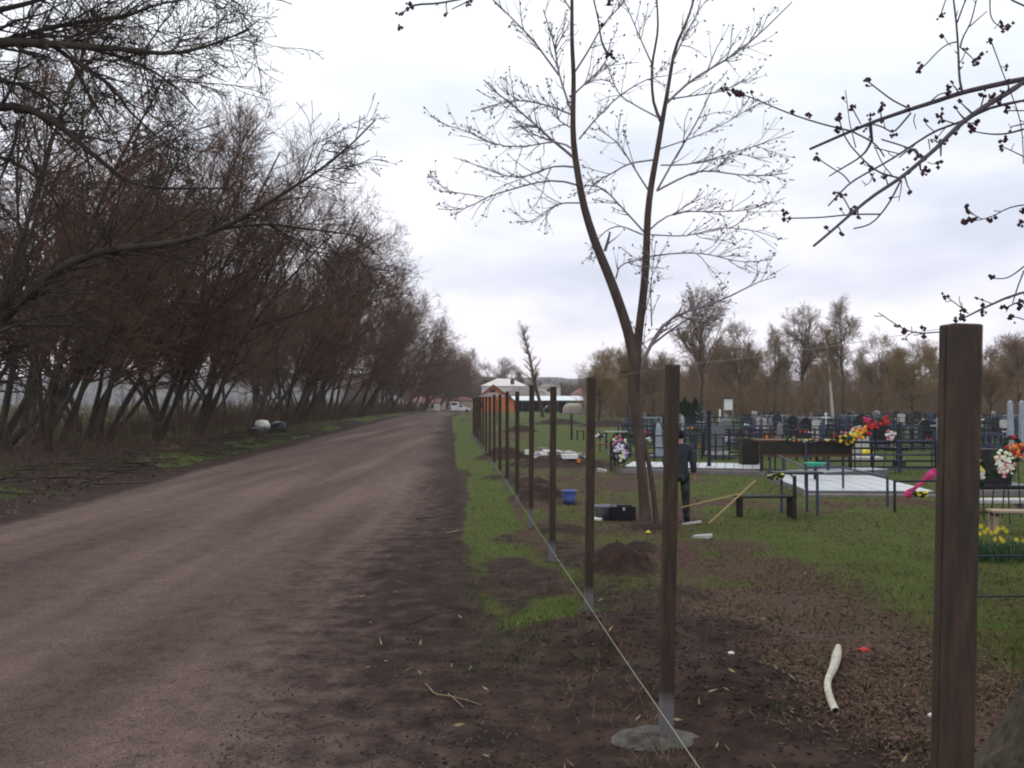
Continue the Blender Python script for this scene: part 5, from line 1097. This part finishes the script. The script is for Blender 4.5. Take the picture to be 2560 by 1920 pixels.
for ri, Y in enumerate((37, 43, 50, 58, 67, 78, 90, 103)):
    x = (1580 - 1280) / F * Y + rd.uniform(0, 1)
    while x < (2640 - 1280) / F * Y:
        px = 1280 + x / Y * F
        if rd.random() < .93 and not (1780 < px < 1830 and Y > 60):
            yj = Y + rd.uniform(-.8, .8); xj = x + rd.uniform(-.3, .3)
            ft = rd.choice(['dark_metal', 'dark_metal', 'dark_metal', 'blue_metal', 'silver_paint' if ri > 4 else 'dark_metal'])
            if rd.random() < .93: item(link('grave_fence', mm(FF[ft], ft), None, None, (xj, yj - .9, 0), (0, 0, rd.uniform(-.04, .04))), f'{CN[ft]} metal grave fence', 'grave fence', 'metal grave fences', ri, xj)
            k = rd.random()
            if k < .62:
                mt = rd.choice(['black_granite', 'black_granite', 'black_granite', 'grey_granite', 'pale_stone']); e = empty('headstone', (xj, yj, 0), rd.uniform(-.15, .15)); item(e, f'{CN[mt]} headstone', 'headstone', 'headstones', ri, xj)
                link('slab', mm(rd.choice(SM), mt), None, e); link('plinth', mm(PL, 'grey_granite' if mt != 'grey_granite' else 'pale_stone'), None, e); link('cover', mm(CV, mt), None, e)
            elif k < .76:
                mt = rd.choice(['silver_paint', 'blue_metal', 'white_paint']); item(link('grave_cross', mm(CR, mt), None, None, (xj, yj, 0), (0, 0, rd.uniform(-.2, .2))), f'{CN[mt]} metal cross', 'cross', 'metal crosses', ri, xj)
            else:
                mt = rd.choice(['silver_paint', 'blue_metal', 'grey_granite']); item(link('grave_marker', mm(OB, mt), None, None, (xj, yj, 0), (0, 0, R(45))), f'{CN[mt]} pyramid shaped marker', 'grave marker', 'pyramid shaped markers', ri, xj)
            for q in range(rd.choice([0, 1, 2, 2])):
                cn = rd.choice(['red', 'red', 'orange', 'yellow', 'pink', 'white_f', 'violet', 'magenta']); xf = xj + rd.uniform(-.6, .6)
                o = link('flower_bunch', mm(FLM[cn], cn), None, None, (xf, yj - .5 - rd.uniform(0, .8), .12), (0, 0, rd.uniform(0, 6))); o.scale = (rd.uniform(.7, 1.4),) * 3
                item(o, f'bunch of {CN[cn]} flowers', 'flowers', 'flower bunches on graves', ri, xf)
        x += rd.uniform(2.2, 3.1)
ITEMS.sort(key=lambda t: (t[0], t[1], t[2])); cnt = {}
for ri, base, x, o in ITEMS: cnt[(ri, base)] = cnt.get((ri, base), 0) + 1
sk = {}
for ri, base, x, o in ITEMS:
    q = sk.get((ri, base), 0); sk[(ri, base)] = q + 1
    o['label'] = f'{base}, the only one in the {ROWS[ri]} row of graves' if cnt[(ri, base)] == 1 else f'{base}, {ordn(q)} such from the left in the {ROWS[ri]} row of graves'

# ------------------------------------------------------------------ buildings
BY = 215.0
def bx(px, Y=BY): return (px - 1280) / F * Y
def bz(py, Y=BY): return CH + (1006 - py) / F * Y
def house(name, px0, px1, py_eave, py_ridge, Y, depth, wall, roof, lab, gable_front=True, windows=(), over=.4, cat='house', base=0, door=None, apex=None):
    x0, x1 = bx(px0, Y), bx(px1, Y); ze, zr = bz(py_eave, Y), bz(py_ridge, Y); w = x1 - x0; e = empty(name, (x0, Y, 0), label=lab, cat=cat); ax = w / 2 if apex is None else bx(apex, Y) - x0
    b = MB()
    if gable_front: b.prism([(0, -.2), (w, -.2), (w, ze), (ax, zr), (0, ze)], 0, depth)
    else: b.box((w / 2, depth / 2, ze / 2), (w, depth, ze))
    b.build('wall', M[wall], e); b = MB(); t = .18
    if gable_front:
        for s, xe in ((0, -over), (1, w + over)):
            sl = (zr - ze) / (ax if s == 0 else w - ax); zz = ze - sl * over + .05
            b.prism([(xe, zz), (ax, zr + .05), (ax, zr + .05 + t), (xe, zz + t)], -over, depth + over)
    else:
        b.bm.verts.index_update()
        a = [b.bm.verts.new(p) for p in ((-over, -over, ze), (w + over, -over, ze), (w + over - depth * .35, depth / 2, zr), (depth * .35 - over, depth / 2, zr), (w + over, depth + over, ze), (-over, depth + over, ze))]
        for f in ((0, 1, 2, 3), (1, 4, 2), (4, 5, 3, 2), (5, 0, 3), (0, 5, 4, 1)): b.bm.faces.new([a[i] for i in f])
    b.build('roof', M[roof], e)
    for wx0, wx1, wy0, wy1 in windows:
        xa, xb, za, zb = bx(wx0, Y) - x0, bx(wx1, Y) - x0, bz(wy1, Y), bz(wy0, Y); f = MB(); f.box(((xa + xb) / 2, -.03, (za + zb) / 2), (xb - xa + .2, .1, zb - za + .2)); fo = f.build('window', M['dark_void'], e)
        g = MB(); g.box(((xa + xb) / 2, -.09, (za + zb) / 2), (xb - xa, .03, zb - za)); g.build('pane', M['glass'], fo)
    return e
house('orange_house', 1186, 1286, 1002, 963, BY, 14, 'orange_wall', 'grey_roof', 'orange gabled house with a small dark attic window at the end of the road', windows=[(1226, 1238, 974, 982), (1200, 1208, 1008, 1018)], apex=1233, over=.6)
house('long_roof_house', 1262, 1345, 988, 964, BY + 16, 9, 'beige_wall', 'grey_roof', 'house with a long grey hipped roof right of the orange gable', gable_front=False)
house('cream_hall', 1204, 1316, 965, 945, BY + 60, 14, 'cream_wall', 'cream_wall', 'large cream coloured hall with a pale roof behind the orange house', gable_front=False, windows=[(1277, 1285, 948, 960), (1212, 1216, 951, 956)])
# open shed
e = empty('open_shed', (bx(1284), BY + 3, 0), label='long open shed with a flat white roof and dark bays', cat='shed'); w = bx(1462) - bx(1284); zr = bz(1001, BY + 3)
b = MB(); b.box((w / 2, 3, zr + .5), (w + 1, 7.5, .14), rx=.14); b.build('roof', M['white_roof'], e)
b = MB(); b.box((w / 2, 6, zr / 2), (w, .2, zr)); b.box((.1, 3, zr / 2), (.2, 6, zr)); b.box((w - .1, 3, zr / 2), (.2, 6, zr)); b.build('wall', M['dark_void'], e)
b = MB(); b.box((w / 2, .1, zr - .2), (w, .12, .35)); b.build('lintel', M['blue_metal'], e)
for k in range(9): b = MB(); b.box((w * k / 8, .1, zr / 2 - .2), (.2, .2, zr - .4)); b.build('post', M['red_roof'], e)
b = MB(); b.box((w * .86, .4, zr * .5), (w * .24, .15, zr * .95)); b.build('infill_panel', M['cream_wall'], e)
house('far_house', 1342, 1402, 968, 958, 300, 10, 'cream_wall', 'grey_roof', 'small pale house far behind the shed', gable_front=False, windows=[(1368, 1376, 972, 978)])
house('far_house', 1432, 1476, 985, 968, 285, 9, 'cream_wall', 'red_roof', 'small house with a dark red roof right of the shed, behind the third post', gable_front=False)
house('white_barn', 1338, 1364, 984, 976, 250, 8, 'cream_wall', 'white_roof', 'little barn with a white roof rising above the shed', gable_front=True, cat='barn')
house('roadside_house', 1016, 1108, 1006, 988, 255, 10, 'beige_wall', 'red_roof', 'beige house with a dull red roof seen under the far left trees', gable_front=False, windows=[(1030, 1038, 1010, 1020), (1052, 1060, 1010, 1020), (1078, 1086, 1010, 1020)])
house('roadside_house', 948, 1000, 1002, 985, 270, 10, 'cream_wall', 'grey_roof', 'pale house half hidden behind the trees left of the road end', gable_front=False, windows=[(958, 966, 1008, 1018)])
house('roadside_house', 1112, 1180, 1000, 990, 300, 9, 'beige_wall', 'red_roof', 'low beige house behind the white van at the end of the road', gable_front=False)
for px in (1040, 1070, 1092):
    Y = 232; b = MB(); b.box((0, 0, .9), (1.5, .3, 1.8), bev=.03); b.build('wall_panel', M['cream_wall'], loc=(bx(px, Y), Y, 0), label=['left', 'middle', 'right'][(1040, 1070, 1092).index(px)] + ' pale garden wall panel under the far left trees', cat='wall')
# tank
Yk = 176; e = empty('storage_tank', (bx(1433, Yk), Yk, 0), label='beige rounded tank on the grass in front of the shed', cat='tank'); b = MB(); b.lathe([(.001, 2.05), (.7, 2.02), (1.3, 1.9), (1.75, 1.6), (1.95, 1.1), (2.0, .5), (2.0, 0)], 26); b.build('body', M['tank'], e, True)
b = MB(); b.lathe([(2.12, 0), (2.12, .25), (1.98, .3)], 26); b.build('base_ring', M['kerb_stone'], e, True)
# vehicles
def car(x, y, rz, mt, lab, name='parked_car', van=False):
    e = empty(name, (x, y, 0), rz, label=lab, cat='van' if van else 'car')
    b = MB()
    pts = [(-2.2, .35), (2.2, .35), (2.25, .8), (2.0, .95), (1.0, 1.05), (.4, 1.55), (-1.3, 1.58), (-1.9, 1.1), (-2.25, .95)] if not van else [(-2.4, .4), (2.4, .4), (2.45, 1.1), (2.1, 1.35), (1.5, 2.2), (1.3, 2.35), (-2.4, 2.35)]
    b.prism(pts, -.85, .85); bmesh.ops.bevel(b.bm, geom=list(b.bm.edges), offset=.06, segments=2, affect='EDGES'); b.build('body', M[mt], e)
    b = MB(); 
    if not van:
        for s in (-1, 1): b.box((-.4, s * .852, 1.28), (1.5, .02, .36), bev=.005)
        b.box((.78, 0, 1.28), (.02, 1.4, .5), ry=-.86); b.box((-1.66, 0, 1.32), (.02, 1.4, .42), ry=.9)
    else:
        b.box((-2.41, 0, 1.85), (.02, 1.3, .55), bev=.005); b.box((1.86, 0, 1.8), (.02, 1.5, .8), ry=-.6)
    b.build('window', M['glass'], e)
    for sx in (-1.4, 1.4):
        for sy in (-1, 1): b = MB(); b.cyl((sx, sy * .72, .32), (sx, sy * .9, .32), .32, n=14); b.build('wheel', M['rubber'], e)
    for s in (-1, 1): b = MB(); b.box((2.24 if not van else 2.44, s * .62, .72), (.04, .3, .15)); b.build('headlight', M['white_plastic'], e); b = MB(); b.box((-2.26 if not van else -2.44, s * .68, .85), (.03, .15, .2)); b.build('tail_light', M['red'], e)
    return e
car(bx(1386, 186), 186, .1, 'car_dark', 'dark car parked in front of the shed, left of the beige tank')
v = car(bx(1135, 205), 207, R(92), 'car_white', 'white van seen from behind on the bend at the end of the road', 'van', True)
b = MB(); b.box((0, 0, 2.42), (3.4, 1.6, .12), bev=.02); b.build('roof_rack', M['dark_metal'], v)
car(bx(1152, 214), 214, .15, 'car_white', 'pale car beside the white van at the end of the road')
# gate canopy between the far posts
Yc = 96; e = empty('canopy', (bx(1232, Yc), Yc, 0), label='small open canopy with a brown hipped roof behind the far fence posts', cat='canopy'); w = bx(1268, Yc) - bx(1194, Yc); zc = bz(992, Yc)
b = MB(); q = [b.bm.verts.new(p) for p in ((-w / 2, -1.2, zc), (w / 2, -1.2, zc), (w / 2, 1.2, zc), (-w / 2, 1.2, zc), (-.3, 0, zc + .45), (.3, 0, zc + .45))]
for f in ((0, 1, 5, 4), (1, 2, 5), (2, 3, 4, 5), (3, 0, 4), (3, 2, 1, 0)): b.bm.faces.new([q[i] for i in f])
b.build('roof', M['grey_roof'], e)
for sx in (-1, 1):
    for sy in (-1, 1): b = MB(); b.box((sx * (w / 2 - .1), sy * 1.1, zc / 2), (.1, .1, zc)); b.build('post', M['post'], e)
# pale birch among the graves
bp_ = resample(np.array([(*at(2084, 1068, 78), .16), (*at(2080, 1020, 78), .13), (*at(2076, 960, 78), .10), (*at(2068, 890, 78), .06), (*at(2064, 830, 78), .02)]), 12)
e = empty('birch_tree', (0, 0, 0), label='thin birch with a pale trunk standing among the graves left of the red flower spray', cat='tree'); bp_[0, 2] = -.1
P0 = bp_[None, :, :3]; R0 = bp_[None, :, 3]; rg = np.random.default_rng(71); P1, R1 = grow(rg, P0, R0, 26, .35, 1, 35, 2.0, 6, .02, .1, .5, .015); P2, R2 = grow(rg, P1, R1, 320, .1, 1, 35, .9, 4, -.02, .15, .8, .009)
link('trunk', npmesh('trunk', *tubes(P0, R0, 8), True), mat('birch_bark', (.36, .33, .30), .8, (.5, .47, .44), 2, stretch=(1, 1, 3)), e); link('crown', npmesh('crown', *joinq([tubes(P1, R1, 4), tubes(P2, R2, 3)])), M['twig_far'], e)
# utility pole far away
for px, top, Y, lab in ((1402, 955, 280, 'thin utility pole right of the far pale house'), (1447, 985, 240, 'short thin pole at the right end of the shed')):
    b = MB(); b.cyl((0, 0, 0), (0, 0, bz(top, Y)), .12, .08, 7); b.box((0, 0, bz(top, Y) - .5), (1.2, .1, .1)); b.build('utility_pole', M['bark_far'], loc=(bx(px, Y), Y, 0), label=lab, cat='utility pole')

# ------------------------------------------------------------------ air
hz = MB().box((0, 600, 28), (3900, 3600, 60)).mesh('haze'); hm = bpy.data.materials.new('haze'); hm.use_nodes = True; t = hm.node_tree; t.nodes.clear()
o_ = N(t, 'ShaderNodeOutputMaterial'); v_ = N(t, 'ShaderNodeVolumePrincipled'); v_.inputs['Color'].default_value = (.97, .95, 1.0, 1); v_.inputs['Density'].default_value = .00024; t.links.new(v_.outputs[0], o_.inputs['Volume'])
USE_HAZE = True
if USE_HAZE: link('haze', hz, hm, kind='stuff', label='faint haze in the air over the far fields', cat='haze')
